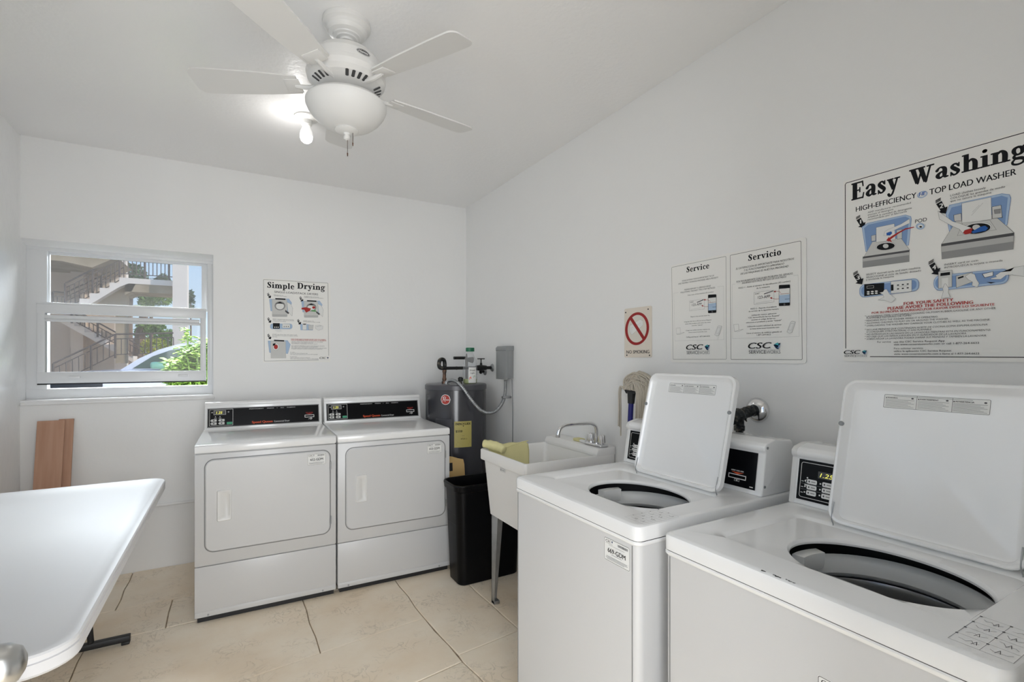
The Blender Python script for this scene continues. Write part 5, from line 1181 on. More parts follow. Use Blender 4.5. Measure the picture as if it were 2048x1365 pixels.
# ------------------------------------------------------------------ waste bin
bn = thing('waste_bin', 'tall slim black plastic waste bin beside the right dryer', 'bin', (1.37, 2.76, 0))
b = BM()
def bl(e, z, r): return [(x, y, z) for x, y in rrect(1.125+e, 1.60-e, 2.625+e, 2.885-e, r, 6)]
loft(b, [bl(.042, .0, .04), bl(.036, .006, .045), bl(.014, .555, .055), bl(.004, .562, .06), bl(.002, .585, .062), bl(.0, .592, .064), bl(.003, .600, .062), bl(.011, .600, .056), bl(.015, .592, .052), bl(.018, .55, .05), bl(.045, .02, .04)], True, True)
bmesh.ops.recalc_face_normals(b, faces=b.faces); mk('bin_body', b, M['bin'], bn, world=True, ang=30)
b = BM()
for z, e in ((.42, .0205), (.36, .0230)):
    tube(b, [(1.124+e+.003, 2.67+e, z), (1.124+e+.003, 2.84-e, z)], .004, 8)
mk('side_rib', b, M['bin'], bn, world=True)

# ------------------------------------------------------------------ water heater and its plumbing
HX, HY, HR, HZ = 1.47, 3.45, .228, 1.160
ht = thing('water_heater', 'dark grey cylindrical water heater in the corner by the right dryer', 'water heater', (HX, HY, 0))
b = BM(); lathe(b, [(.205, 0), (.21, .03), (HR, .03), (HR, 1.128), (0, 1.128)], (HX, HY, 0), 72); mk('tank', b, M['heater'], ht, world=True, ang=30)
b = BM(); lathe(b, [(HR+.0015, 1.118), (HR+.004, 1.120), (HR+.004, 1.150), (HR-.004, 1.158), (HR-.03, HZ), (0, HZ)], (HX, HY, 0), 72); mk('lid', b, M['heater_top'], ht, world=True, ang=30)
def cylmap(phi0, z0, r):
    return lambda v: Vector((HX+(r+v.z)*math.cos(phi0+v.x/r), HY+(r+v.z)*math.sin(phi0+v.x/r), z0+v.y))
Tm = Matrix.Translation((-HX, -HY, 0))
p = Print(); c_ = lambda r, n=36: [(r*math.cos(2*math.pi*k/n), r*math.sin(2*math.pi*k/n)) for k in range(n)]
for i in range(8):   # disc in vertical strips so that it follows the curve
    pass
def strips(p, r, col, grp):
    for i in range(12):
        a, c = -r+2*r*i/12, -r+2*r*(i+1)/12; ha, hc = math.sqrt(max(r*r-a*a, 0)), math.sqrt(max(r*r-c*c, 0))
        pts = [(a, -ha), (c, -hc), (c, hc), (a, ha)]
        if ha < 1e-6: pts = [(a, 0), (c, -hc), (c, hc)]
        if hc < 1e-6: pts = [(a, -ha), (c, 0), (a, ha)]
        p.poly(pts, col, grp)
strips(p, .037, 'h', 'badge'); strips(p, .0325, 'e', 'badge'); p.ribbon([(-.021, -.013, .004), (-.012, .018, .005)], 'h', 'lettering'); p.ribbon([(-.022, .012, .003), (-.010, .021, .004), (.002, .018, .004), (.0, .008, .004), (-.012, .003, .004)], 'h', 'lettering'); p.ribbon([(-.012, .003, .004), (-.002, -.014, .004)], 'h', 'lettering')
p.text('heem', -.001, -.006, .029, .012, 'h', 'bi')
p.build(Tm, ht, fmap=cylmap(R(-132), 1.054, HR+.0005))
p = Print(); lw, lh = .128, .186
for i in range(10): p.poly([(-lw/2+lw*i/10, 0), (-lw/2+lw*(i+1)/10, 0), (-lw/2+lw*(i+1)/10, lh), (-lw/2+lw*i/10, lh)], 'y0' if False else 'q2' if False else 'W', 'label_paper')
p.text('ENERGYGUIDE', -.056, lh-.026, .112, .016, 'k', 'b'); p.poly([(-.004, lh-.03), (.006, lh-.03), (.001, lh-.04)], 'k')
p.text('$508', -.054, lh-.078, .048, .016, 'k', 'm'); p.text('4721', -.018, lh-.13, .030, .010, 'k', 'm'); p.text('kWh', .016, lh-.13, .014, .006, 'k')
for y, a, c in ((.132, -.03, .045), (.098, -.05, .05), (.082, -.01, .01), (.075, -.04, .04), (.04, -.04, .05), (.034, -.04, .05), (.022, -.05, .04), (.016, -.05, .04)): p.rect(a, y, c, y+.0015, 'G', 'lettering')
for o in p.build(Tm, ht, fmap=cylmap(R(-100), .712, HR+.0005)):
    if o.name.startswith('label_paper'):
        o.data.materials.clear(); o.data.materials.append(M['yellowlabel'])
def curved_panel(nm, a0, a1, z0, z1, r0, th, m):
    b = BM(); lps = []
    for a in [a0+(a1-a0)*k/14 for k in range(15)]:
        ca, sa = math.cos(R(a)), math.sin(R(a)); lps.append([(HX+r*ca, HY+r*sa, z) for r, z in ((r0, z0), (r0+th, z0+.004), (r0+th, z1-.004), (r0, z1))])
    loft(b, lps, True, True); bmesh.ops.recalc_face_normals(b, faces=b.faces); return mk(nm, b, m, ht, world=True, ang=25)
curved_panel('access_panel', -152, -119.5, .60, .915, HR, .005, M['heater_top']); curved_panel('panel_recess', -150, -122, .62, .86, HR+.005, .0015, M['heater'])
curved_panel('side_seam', -121.5, -120.8, .04, 1.115, HR, .002, M['heater_top'])
b = BM(); lathe(b, [(.024, HZ-.002), (.024, HZ+.004), (.013, HZ+.006), (.013, HZ+.02), (0, HZ+.02)], (1.36, 3.37, 0), 20); mk('wire_cover', b, M['galv'], ht, world=True)

pp = thing('water_pipe', 'black and copper supply pipe looping from heater to the wall valve', 'pipe', (1.33, 3.374, HZ))
b = BM(); cyl(b, (1.355, 3.40, HZ-.002), (1.355, 3.40, HZ+.02), .018, 16); tube(b, [(1.355, 3.40, HZ), (1.355, 3.397, 1.215), (1.355, 3.394, 1.27)], .012, 14, rf=lambda t, i: .0125); cyl(b, (1.355, 3.398, 1.185), (1.355, 3.396, 1.205), .0155, 12); cyl(b, (1.355, 3.396, 1.245), (1.355, 3.394, 1.265), .0155, 12); mk('copper_riser', b, M['brass'], pp, world=True)
b = BM(); tube(b, [(1.355, 3.394, 1.26), (1.355, 3.39, 1.31), (1.347, 3.385, 1.335), (1.33, 3.380, 1.342), (1.312, 3.377, 1.335), (1.305, 3.374, 1.315), (1.305, 3.374, 1.295), (1.312, 3.374, 1.282), (1.33, 3.374, 1.277)], .0145, 14, 5); mk('elbow', b, M['oldiron'], pp, world=True)
b = BM(); cyl(b, (1.328, 3.374, 1.277), (1.62, 3.374, 1.277), .0115, 14); cyl(b, (1.44, 3.374, 1.277), (1.445, 3.374, 1.277), .013, 14); mk('black_pipe', b, M['iron'], pp, world=True)
vv = thing('gate_valve', 'black handwheel valve on the wall above the water heater', 'valve', (1.66, 3.374, 1.277))
b = BM(); tube(b, [(1.60, 3.374, 1.277), (1.615, 3.374, 1.277), (1.63, 3.374, 1.277), (1.645, 3.374, 1.277), (1.665, 3.374, 1.277), (1.69, 3.374, 1.277)], .017, 14, 2, rf=lambda t, i: .0165+.006*math.sin(t*math.pi)); cyl(b, (1.645, 3.374, 1.28), (1.645, 3.374, 1.315), .012, 12, .008); cyl(b, (1.645, 3.374, 1.31), (1.645, 3.374, 1.345), .0045, 8); cyl(b, (1.69, 3.374, 1.277), (1.742, 3.374, 1.277), .012, 14); mk('valve_body', b, M['iron'], vv, world=True)
b = BM()
wh = [(1.645+.026*math.cos(a*math.pi/10), 3.374+.026*math.sin(a*math.pi/10), 1.346) for a in range(21)]; tube(b, wh, .0035, 8, caps=False)
for a in (0, math.pi/2): cyl(b, (1.645-.026*math.cos(a), 3.374-.026*math.sin(a), 1.346), (1.645+.026*math.cos(a), 3.374+.026*math.sin(a), 1.346), .003, 8)
mk('handwheel', b, M['iron'], vv, world=True)
mtY = Matrix.Rotation(R(-90), 4, 'Y')
b = BM(); lathe(b, [(0, 0), (.030, 0), (.030, .003), (.024, .010), (.014, .013), (0, .013)], (1.7425, 3.374, 1.277), 28, mtx=mtY); mk('wall_flange', b, M['galv'], vv, world=True)
b = BM(); tube(b, [(1.645, 3.374, 1.265), (1.65, 3.39, 1.245), (1.67, 3.43, 1.24), (1.70, 3.49, 1.245), (1.742, 3.50, 1.245)], .012, 12, 5); mk('branch_pipe', b, M['iron'], vv, world=True)
b = BM(); lathe(b, [(0, 0), (.030, 0), (.030, .003), (.024, .010), (.014, .013), (0, .013)], (1.7425, 3.50, 1.245), 28, mtx=mtY); mk('wall_flange', b, M['galv'], vv, world=True)
rv = thing('relief_valve', 'dark relief pipe stub behind the bottle on the water heater', 'valve', (1.62, 3.58, HZ))
b = BM(); cyl(b, (1.62, 3.585, HZ-.002), (1.62, 3.585, 1.33), .011, 12); tube(b, [(1.62, 3.585, 1.32), (1.62, 3.585, 1.345), (1.605, 3.58, 1.352), (1.507, 3.58, 1.352)], .012, 12, 3); cyl(b, (1.62, 3.585, 1.35), (1.62, 3.585, 1.385), .009, 10, .004); cyl(b, (1.625, 3.585, 1.34), (1.672, 3.585, 1.335), .016, 12, .026); mk('relief_body', b, M['iron'], rv, world=True)
fit_ = thing('brass_fitting', 'short dark brass fitting on the heater lid beside the bottle', 'fitting', (1.44, 3.30, HZ))
b = BM(); lathe(b, [(.012, -.001), (.012, .018), (.019, .02), (.02, .045), (.013, .048), (.013, .052), (0, .052)], (1.455, 3.33, HZ), 8); mk('fitting_body', b, M['oldiron'], fit_, world=True, ang=20)
# flexible conduit and disconnect box
cd = thing('flexible_conduit', 'ribbed metal conduit hanging from heater lid to grey wall box', 'conduit', (1.36, 3.36, HZ))
pts = smooth_path([(1.362, 3.372, 1.175), (1.372, 3.335, 1.188), (1.388, 3.27, 1.186), (1.415, 3.205, 1.142), (1.46, 3.155, 1.057), (1.505, 3.125, .995), (1.55, 3.10, .966), (1.60, 3.085, .968), (1.645, 3.08, .998), (1.680, 3.085, 1.045), (1.702, 3.095, 1.10), (1.712, 3.108, 1.16), (1.716, 3.118, 1.21)], 7)
dense = []
for i in range(len(pts)-1):
    for j in range(4): dense.append(pts[i].lerp(pts[i+1], j/4))
dense.append(pts[-1])
b = BM(); tube(b, dense, .011, 12, rf=lambda t, i: .0125 if i % 4 < 2 else .0095); mk('ribbed_hose', b, M['galv'], cd, world=True, ang=60)
b = BM(); box(b, 1.672, 1.742, 3.072, 3.098, 1.062, 1.078, .003); mk('clamp', b, M['galv'], cd, world=True)
jb = thing('disconnect_box', 'grey metal electrical disconnect box on the wall beside the heater', 'electrical box', (1.72, 3.118, 1.206))
b = BM(); box(b, 1.690, 1.7425, 3.045, 3.190, 1.206, 1.43, .002); mk('box_body', b, M['greybox'], jb, world=True)
b = BM(); box(b, 1.680, 1.692, 3.040, 3.196, 1.198, 1.405, .002); mk('cover', b, M['greybox'], jb, world=True)
b = BM(); prism(b, [(1.678, 1.405), (1.678, 1.425), (1.69, 1.438), (1.7425, 1.438), (1.7425, 1.405)], 3.038, 3.198, 'y', .002, 1); mk('rain_hood', b, M['greybox'], jb, world=True)
b = BM(); box(b, 1.690, 1.712, 3.196, 3.205, 1.23, 1.33, .003); mk('hinge_flange', b, M['galv'], jb, world=True)
b = BM(); tube(b, [(1.735, 3.055, 1.2), (1.738, 3.05, 1.0), (1.738, 3.05, .4), (1.738, 3.05, .02)], .0035, 8); wire_ = mk('thin_wire', b, M['greybox'], jb, world=True, label='thin grey wire running down the wall')
# bottle
bt = thing('juice_bottle', 'clear plastic bottle with green cap on the heater lid', 'bottle', (1.53, 3.335, HZ))
prof = [(0, .001), (.040, .001), (.046, .008), (.047, .05), (.0445, .058), (.047, .066), (.047, .12), (.043, .135), (.045, .15), (.040, .175), (.028, .205), (.021, .225), (.020, .245)]
b = BM(); lathe(b, prof+[(0, .245)], (1.535, 3.335, HZ), 28, sx=1.2, sy=.85); mk('bottle_body', b, M['clear'], bt, world=True)
b = BM(); lathe(b, [(0, .003), (.038, .003), (.0435, .009), (.0445, .036), (0, .036)], (1.535, 3.335, HZ), 28, sx=1.2, sy=.85); mk('liquid', b, M['juice'], bt, world=True)
b = BM(); lathe(b, [(.024, .240), (.0245, .242), (.0245, .266), (.022, .269), (0, .269)], (1.535, 3.335, HZ), 24, sx=1.35, sy=1.1); mk('cap', b, mat('green_cap', rgb(20, 104, 72), .4), bt, world=True)
p = Print()
for i in range(6): p.poly([(-.026+.052*i/6, 0), (-.026+.052*(i+1)/6, 0), (-.026+.052*(i+1)/6, .115), (-.026+.052*i/6, .115)], 'w', 'label_paper')
p.poly([(-.016, .006), (.016, .006), (.020, .03), (.0, .05), (-.018, .03)], 'W', 'drawing'); p.poly([(-.022, .02), (-.008, .03), (-.012, .048), (-.022, .04)], 'o', 'drawing'); p.poly([(.006, .035), (.02, .04), (.016, .055), (.004, .052)], 'n', 'drawing')
p.text('Simply', -.02, .088, .04, .012, 'G', 'mi'); p.text('Light', -.014, .068, .028, .011, 'G', 'mi')
p.build(Matrix.Translation((-1.53, -3.335, -HZ)), bt, fmap=lambda v: Vector((1.535+1.21*(.0475+v.z)*math.cos(R(-88)+v.x/.0475), 3.335+.87*(.0475+v.z)*math.sin(R(-88)+v.x/.0475), HZ+.008+v.y)))
# cardboard piece behind the bin
cb = thing('cardboard_piece', 'torn brown cardboard piece standing between dryer and heater', 'cardboard', (1.30, 3.10, 0))
b = BM(); t_ = BM()
loft(t_, [[(1.232, yy, 0), (1.40, yy, 0), (1.385, yy, .62), (1.378, yy, .655), (1.34, yy, .665), (1.30, yy, .680), (1.26, yy, .688), (1.232, yy, .692)] for yy in (3.085, 3.090)], True, True)
t_.transform(Matrix.Translation((0, 3.06, 0)) @ Matrix.Rotation(R(-4), 4, 'X') @ Matrix.Translation((0, -3.085, 0))); bmesh.ops.recalc_face_normals(t_, faces=t_.faces); merge(b, t_); mk('cardboard', b, M['card'], cb, world=True, smooth=False)
b = BM(); box(b, 1.236, 1.297, 3.0835, 3.0845, .585, .640); b.transform(Matrix.Translation((0, 3.06, 0)) @ Matrix.Rotation(R(-4), 4, 'X') @ Matrix.Translation((0, -3.085, 0))); mk('black_print', b, M['black_matt'], cb, world=True, smooth=False)

# ------------------------------------------------------------------ wall valve above the first washer
wv = thing('wall_valve', 'taped black water valve with chrome wall flange above the washer', 'valve', (1.742, 1.165, 1.152))
b = BM(); lathe(b, [(0, 0), (.047, 0), (.047, .004), (.040, .016), (.022, .026), (0, .027)], (1.7425, 1.165, 1.152), 40, mtx=mtY); mk('wall_flange', b, M['chrome'], wv, world=True)
b = BM(); random.seed(2)
tube(b, [(1.72, 1.165, 1.152), (1.68, 1.163, 1.150), (1.645, 1.160, 1.143), (1.60, 1.160, 1.137), (1.575, 1.160, 1.133)], .022, 16, 6, rf=lambda t, i: .019+.006*math.sin(i*1.7)*.5+.006*(t > .55)); cyl(b, (1.625, 1.160, 1.140), (1.625, 1.160, 1.095), .016, 12)
for k in range(9):
    a = random.uniform(0, 6.28); cyl(b, (1.59+k*.006, 1.160+.018*math.cos(a), 1.137+.018*math.sin(a)), (1.585+k*.006, 1.160+.030*math.cos(a), 1.137+.030*math.sin(a)), .005, 6, .002)
mk('valve_body', b, M['oldiron'], wv, world=True, ang=50)
b = BM(); lathe(b, [(.017, -.018), (.019, -.016), (.019, 0), (.017, .002), (0, .002)], (1.625, 1.160, 1.10), 8); cyl(b, (1.625, 1.16, 1.085), (1.625, 1.16, 1.062), .013, 14); mk('hose_coupling', b, M['oldiron'], wv, world=True, ang=20)
b = BM(); tube(b, [(1.625, 1.160, 1.068), (1.628, 1.163, 1.0), (1.66, 1.19, .90), (1.69, 1.21, .7), (1.69, 1.22, .2), (1.67, 1.22, .02)], .0125, 14, 5); mk('hose', b, M['black_matt'], wv, world=True)

# ------------------------------------------------------------------ mop
mp = thing('string_mop', 'upturned string mop with blue handle leaning on the wall behind the washer', 'mop', (1.60, 1.93, 0))
A_, B2 = Vector((1.655, 1.757, 1.175)), Vector((1.625, 1.80, .0))
b = BM(); cyl(b, B2, A_+(B2-A_)*.02, .0125, 16); mk('handle', b, M['blue'], mp, world=True)
b = BM(); cyl(b, A_+(B2-A_)*.035, A_+(B2-A_)*-.012, .016, 14, .02); prism(b, [(1.728, 1.180), (1.786, 1.180), (1.800, 1.198), (1.704, 1.190)], 1.645, 1.668, 'x', .003, 2); mk('socket', b, M['black_matt'], mp, world=True)
b = BM(); random.seed(12)
for k in range(110):
    s = random.random(); y0 = 1.797-.095*s; x0 = 1.655+random.uniform(-.014, .014); z0 = 1.196+.006*random.random()
    top = 1.225+.045*random.random()+.012*s
    if k % 24 == 0:   # a few strands hang on the far side
        pts = [(x0-.01, 1.795, z0), (x0-.016, 1.812, z0+.012), (x0-.02, 1.818, z0-.02), (x0-.02, 1.815+.006*random.random(), z0-.10), (x0-.02, 1.818+.008*random.random(), z0-.17-.06*random.random())]
    elif k % 3 == 0:  # gathered over the socket to the right, hanging in front
        ye = 1.695-.04*random.random(); y0 = 1.735-.03*s; pts = [(x0-.008, y0, z0), (x0-.012, y0-.006, z0+.030), (x0-.016, (y0+ye)/2, z0+.032), (x0-.018, ye, z0-.02), (x0-.016, ye+.006*random.random(), z0-.10), (x0-.014, ye+.010*random.random(), z0-.20)]
    else:
        ye = 1.685-.075*random.random(); pts = [(x0, y0, z0), (x0, y0+.004, top-.02), (x0-.004, (y0+ye)/2+.01, top+.012), (x0-.008, ye-.012, top-.02), (x0-.010, ye-.02+.01*random.random(), top-.09), (x0-.008, ye+.005+.02*random.random(), z0-.12-.08*random.random())]
    tube(b, pts, .0034, 5, 4)
mk('strings', b, M['cotton'], mp, world=True, ang=80, kind='stuff')

# ------------------------------------------------------------------ folding table
tb = thing('folding_table', 'white plastic folding table with black legs along the left wall', 'table', (-.68, 2.2, 0))
b = BM()
def tl(e, z, r=.085): return [(x, y, z) for x, y in rrect(-1.062+e, -.296-e, 1.352+e, 3.070-e, r, 8)]
loft(b, [tl(.012, .692, .075), tl(.003, .694), tl(0, .700), tl(0, .722), tl(.003, .7235), tl(.003, .7255), tl(.0, .727), tl(.0, .736), tl(.004, .740, .08), tl(.018, .7405, .07), tl(.022, .739, .07)], True, True)
bmesh.ops.recalc_face_normals(b, faces=b.faces); mk('tabletop', b, M['tabletop'], tb, world=True, ang=25)
for y in (2.86, 1.62):
    s = 1 if y > 2 else -1
    b = BM(); cyl(b, (-.60, y, .69), (-.57, y+.06*s, .035), .0125, 12); cyl(b, (-.76, y, .69), (-.79, y+.06*s, .035), .0125, 12); cyl(b, (-.80, y, .68), (-.56, y, .68), .011, 12); cyl(b, (-.76, y+.03*s, .35), (-.60, y+.03*s, .35), .009, 10)
    box(b, -.93, -.425, y+.06*s-.016, y+.06*s+.016, .012, .040, .004); mk('leg_frame', b, M['black_matt'], tb, world=True)
    for x in (-.915, -.44):
        b = BM(); box(b, x-.018, x+.014, y+.06*s-.018, y+.06*s+.018, 0, .014, .003); mk('rubber_foot', b, M['black_matt'], tb, world=True)
    b = BM(); tube(b, [(-.68, y+.03*s, .34), (-.68, y-.34*s, .68)], .008, 8); mk('brace', b, M['black_matt'], tb, world=True)

# ------------------------------------------------------------------ plywood offcuts, pipe on the back wall
def plank(label, x0, x1, yt, yb, ztop, th):
    t = thing('plywood_board', label, 'board', ((x0+x1)/2, yb, 0), 0, 'plywood offcuts leaning in the corner')
    b = BM(); a = math.atan2(yt-yb, ztop); L_ = math.hypot(yt-yb, ztop)
    box(b, x0, x1, -th, 0, 0, L_, .001); b.transform(Matrix.Translation((0, yb, 0)) @ Matrix.Rotation(-a, 4, 'X')); mk('plank', b, M['plywood'], t, world=True, smooth=False)
    return t
plank('wider reddish plywood offcut leaning under the window, in front', -.990, -.868, 3.846, 3.66, .982, .012)
plank('narrow reddish plywood strip leaning half behind the wider offcut', -.9, -.832, 3.868, 3.682, .986, .012)
pw = thing('wall_pipe', 'thin white painted pipe low along the back wall', 'pipe', (-.5, 3.86, .41))
b = BM(); cyl(b, (-1.06, 3.858, .40), (.2, 3.858, .408), .009, 10); mk('pipe_run', b, M['wall'], pw, world=True)

# ------------------------------------------------------------------ ceiling fan
FX, FY = .380, 1.957
fan = thing('ceiling_fan', 'white ceiling fan with five blades and a frosted glass bowl', 'ceiling fan', (FX, FY, ZC))
b = BM(); lathe(b, [(.0885, 2.6415), (.0895, 2.632), (.088, 2.624), (.080, 2.620), (.077, 2.617), (.075, 2.606), (.066, 2.594), (.052, 2.588), (.050, 2.584), (.041, 2.581), (.038, 2.577), (.027, 2.575), (.023, 2.569), (.0, 2.569)], (FX, FY, 0), 48); mk('canopy', b, M['fan'], fan, world=True, ang=25)
b = BM(); cyl(b, (FX, FY, 2.575), (FX, FY, 2.53), .012, 16); mk('downrod', b, M['fan'], fan, world=True)
b = BM(); lathe(b, [(.0, 2.542), (.03, 2.540), (.075, 2.532), (.108, 2.512), (.128, 2.486), (.1365, 2.456), (.137, 2.450), (.144, 2.445), (.147, 2.430), (.142, 2.411), (.128, 2.397), (.105, 2.386), (.085, 2.381), (.06, 2.379), (0, 2.379)], (FX, FY, 0), 64); mk('motor_housing', b, M['fan'], fan, world=True, ang=18)
for k in range(5):
    for j in (-1.5, -.5, .5, 1.5):
        a = R(60+72*k+j*11); b = BM(); ca, sa = math.cos(a), math.sin(a); hw = .0058
        rr0, z0, rr1, z1 = .104, 2.3842, .127, 2.3952
        q = [(FX+r_*ca-s_*hw*sa, FY+r_*sa+s_*hw*ca, z_) for r_, z_, s_ in ((rr0, z0, -1), (rr1, z1, -1), (rr1+.002, z1+.001, 0), (rr1, z1, 1), (rr0, z0, 1), (rr0-.002, z0-.001, 0))]
        b.faces.new([b.verts.new(v) for v in q]); mk('vent_slot', b, M['seam'], fan, world=True, smooth=False)
b = BM(); lathe(b, [(.058, 2.382), (.058, 2.366), (.064, 2.364), (.064, 2.352), (.056, 2.349), (.08, 2.347), (.108, 2.343), (0, 2.343)], (FX, FY, 0), 48); mk('light_fitter', b, M['fan'], fan, world=True, ang=25)
b = BM(); lathe(b, [(.100, 2.347), (.116, 2.345), (.140, 2.336), (.149, 2.325), (.1485, 2.315), (.141, 2.297), (.124, 2.274), (.100, 2.253), (.072, 2.238), (.042, 2.230), (.0, 2.228)], (FX, FY, 0), 64); mk('glass_bowl', b, M['bowl'], fan, world=True, ang=40)
b = BM(); lathe(b, [(.0, 2.233), (.042, 2.2325), (.044, 2.226), (.036, 2.220), (.014, 2.216), (.010, 2.210), (.013, 2.202), (.011, 2.194), (.004, 2.190), (0, 2.188)], (FX, FY, 0), 32); mk('finial', b, M['fan'], fan, world=True, ang=40)
for dx, dy, zt, zb in ((.002, -.003, 2.195, 2.132), (.020, -.012, 2.225, 2.172)):
    b = BM(); cyl(b, (FX+dx, FY+dy, zt), (FX+dx, FY+dy, zb), .0010, 6); cyl(b, (FX+dx, FY+dy, zb+.008), (FX+dx, FY+dy, zb-.004), .0026, 8, .0018); mk('pull_chain', b, M['brass'], fan, world=True)
for k in range(5):
    a = R(155+72*k); m = Matrix.Translation((FX, FY, 2.392)) @ Matrix.Rotation(a, 4, 'Z')
    b = BM(); t_ = BM()
    tube(t_, [(.09, 0, -.002), (.12, 0, -.004), (.15, 0, -.006), (.19, 0, .000)], .009, 8, 3, rf=lambda t, i: .010-.002*t); box(t_, .170, .228, -.034, .034, -.003, .002, .0022); t_.transform(m @ Matrix.Rotation(R(11), 4, 'X')); merge(b, t_); mk('blade_iron', b, M['fan'], fan, world=True)
    P = [(.178, -.044), (.30, -.056), (.46, -.063)]+[(.535+.030*math.cos(R(q)), -.030+.033*math.sin(R(q))) for q in range(-90, 1, 15)]
    P = P+[(x, -y) for x, y in reversed(P)]
    b = BM(); loft(b, [[(x, y, z) for x, y in P] for z in (.002, .007)], True, True); bmesh.ops.recalc_face_normals(b, faces=b.faces)
    b.transform(m @ Matrix.Rotation(R(11), 4, 'X')); mk('blade', b, M['fan'], fan, world=True, smooth=False)
p = Print(); E_ = [(.026*math.cos(k*math.pi/12), .0115*math.sin(k*math.pi/12)) for k in range(24)]
def vstrips(p, ax, ay, col, grp):
    for i in range(10):
        a0, a1 = -ax+2*ax*i/10, -ax+2*ax*(i+1)/10; h0, h1 = ay*math.sqrt(max(1-(a0/ax)**2, 0)), ay*math.sqrt(max(1-(a1/ax)**2, 0))
        p.poly(([(a0, -h0)] if h0 > 1e-6 else [])+[(a1, -h1)]+([(a1, h1)] if h1 > 1e-6 else [])+[(a0, h0)], col, grp)
vstrips(p, .027, .0122, 'G', 'badge'); p.line([(x*.93, y*.88) for x, y in E_], .001, 'h', 'badge', closed=True); p.text('Hunter', -.0195, -.005, .039, .0105, 'h', 'bi')
p.build(Matrix.Translation((-FX, -FY, -ZC)), fan, fmap=lambda v: Vector((FX+(.1328-.274*v.y+v.z+.0006)*math.cos(R(-75)+v.x/.1325), FY+(.1328-.274*v.y+v.z+.0006)*math.sin(R(-75)+v.x/.1325), 2.4705+.962*v.y)))
lb = thing('ceiling_bulb', 'bare glowing bulb in a white ceiling holder behind the fan', 'light bulb', (.34, 2.826, ZC))
BX, BY = .34, 2.826
b = BM(); lathe(b, [(.062, 2.6415), (.062, 2.634), (.055, 2.628), (.030, 2.622), (.028, 2.600), (.024, 2.596), (.0, 2.596)], (BX, BY, 0), 32); mk('holder', b, M['plastic'], lb, world=True)
b = BM(); lathe(b, [(.0, 2.600), (.018, 2.599), (.020, 2.585), (.029, 2.565), (.032, 2.548), (.032, 2.538), (0, 2.538)], (BX, BY, 0), 28); mk('bulb_base', b, M['bulb'], lb, world=True)
b = BM(); lathe(b, [(0, 2.539), (.0315, 2.538), (.031, 2.528), (.026, 2.514), (.016, 2.505), (0, 2.502)], (BX, BY, 0), 28); mk('bulb_glass', b, M['bulb_lit'], lb, world=True)
lamp('bulb_light', 'POINT', (BX-.05, BY-.02, 2.50), 1.1, (1, .98, .95), shadow_soft_size=.03)
# ------------------------------------------------------------------ outside, seen through the window
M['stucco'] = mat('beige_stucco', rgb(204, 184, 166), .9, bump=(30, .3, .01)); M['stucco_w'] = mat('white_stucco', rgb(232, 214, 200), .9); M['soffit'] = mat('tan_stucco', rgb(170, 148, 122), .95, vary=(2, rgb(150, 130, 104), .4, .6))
M['rail'] = mat('bronze_rail', rgb(86, 70, 64), .5); M['bark'] = mat('bark', rgb(128, 104, 88), .9); M['pave'] = mat('pale_paving', rgb(190, 184, 172), .9)
for nm, c1, c2 in (('leaf', (70, 112, 40), (140, 170, 70)), ('leaf_dark', (52, 78, 48), (92, 120, 72)), ('leaf_yellow', (190, 176, 30), (150, 170, 40)), ('leaf_bright', (66, 104, 26), (150, 180, 74))):
    M[nm] = mat(nm, rgb(*c1), .6, vary=(1.7 if nm != 'leaf_bright' else 9, rgb(*c2), .35, .65))
b = BM(); box(b, -60, 60, YB+.25, 90, -.35, -.2); struct('ground', b, M['pave'])
def foliage(b, blobs, n, size, seed):
    random.seed(seed)
    for (cx, cy, cz, rx, ry, rz_) in blobs:
        for _ in range(n):
            while True:
                v = Vector((random.uniform(-1, 1), random.uniform(-1, 1), random.uniform(-1, 1)))
                if v.length <= 1: break
            v = v*(.55+.45*random.random())/max(v.length, .3) if random.random() < .6 else v
            c = Vector((cx+v.x*rx, cy+v.y*ry, cz+v.z*rz_)); s = size*random.uniform(.6, 1.3)
            d = Vector((random.gauss(0, 1), random.gauss(0, 1), random.gauss(0, .7))).normalized(); e = d.cross(Vector((random.gauss(0, 1), random.gauss(0, 1), random.gauss(0, 1)))).normalized()
            b.faces.new([b.verts.new(c-d*s), b.verts.new(c+e*s*.38+d*s*.1), b.verts.new(c+d*s), b.verts.new(c-e*s*.38+d*s*.1)])
def tree(name, label, cat, base, trunk, blobs, n, size, m, seed):
    t = thing(name, label, cat, base)
    b = BM()
    for tr, r in trunk: tube(b, tr, r, 8, 3, rf=lambda q, i: r*(1-.5*q))
    if trunk: mk('trunk', b, M['bark'], t, world=True)
    else: b.free()
    b = BM(); foliage(b, blobs, n, size, seed); me = bpy.data.meshes.new('foliage'); b.to_mesh(me); b.free(); me.materials.append(M[m]); o = bpy.data.objects.new('foliage', me); COL.objects.link(o); me.transform(Matrix.Translation(-Vector(base))); o.parent = t; o['kind'] = 'stuff'
    return t
YS = 18.0
bd = thing('apartment_building', 'beige stucco building with white outside stairs and bronze railings beyond the window', 'building', (-5, YS+1.5, -.2))
b = BM(); box(b, -9, -3.36, YS+2.2, YS+2.6, -.2, 6.5); mk('wall', b, M['stucco'], bd, world=True)
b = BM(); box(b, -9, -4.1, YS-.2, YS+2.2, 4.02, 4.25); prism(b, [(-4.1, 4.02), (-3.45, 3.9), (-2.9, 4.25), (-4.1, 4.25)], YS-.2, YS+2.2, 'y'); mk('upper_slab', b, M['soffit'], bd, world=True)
b = BM(); box(b, -4.35, -4.05, YS+1.8, YS+2.2, -.2, 4.02); box(b, -9, -5.3, YS-.2, YS+2.2, -.2, 2.35); mk('side_wall', b, M['stucco'], bd, world=True)
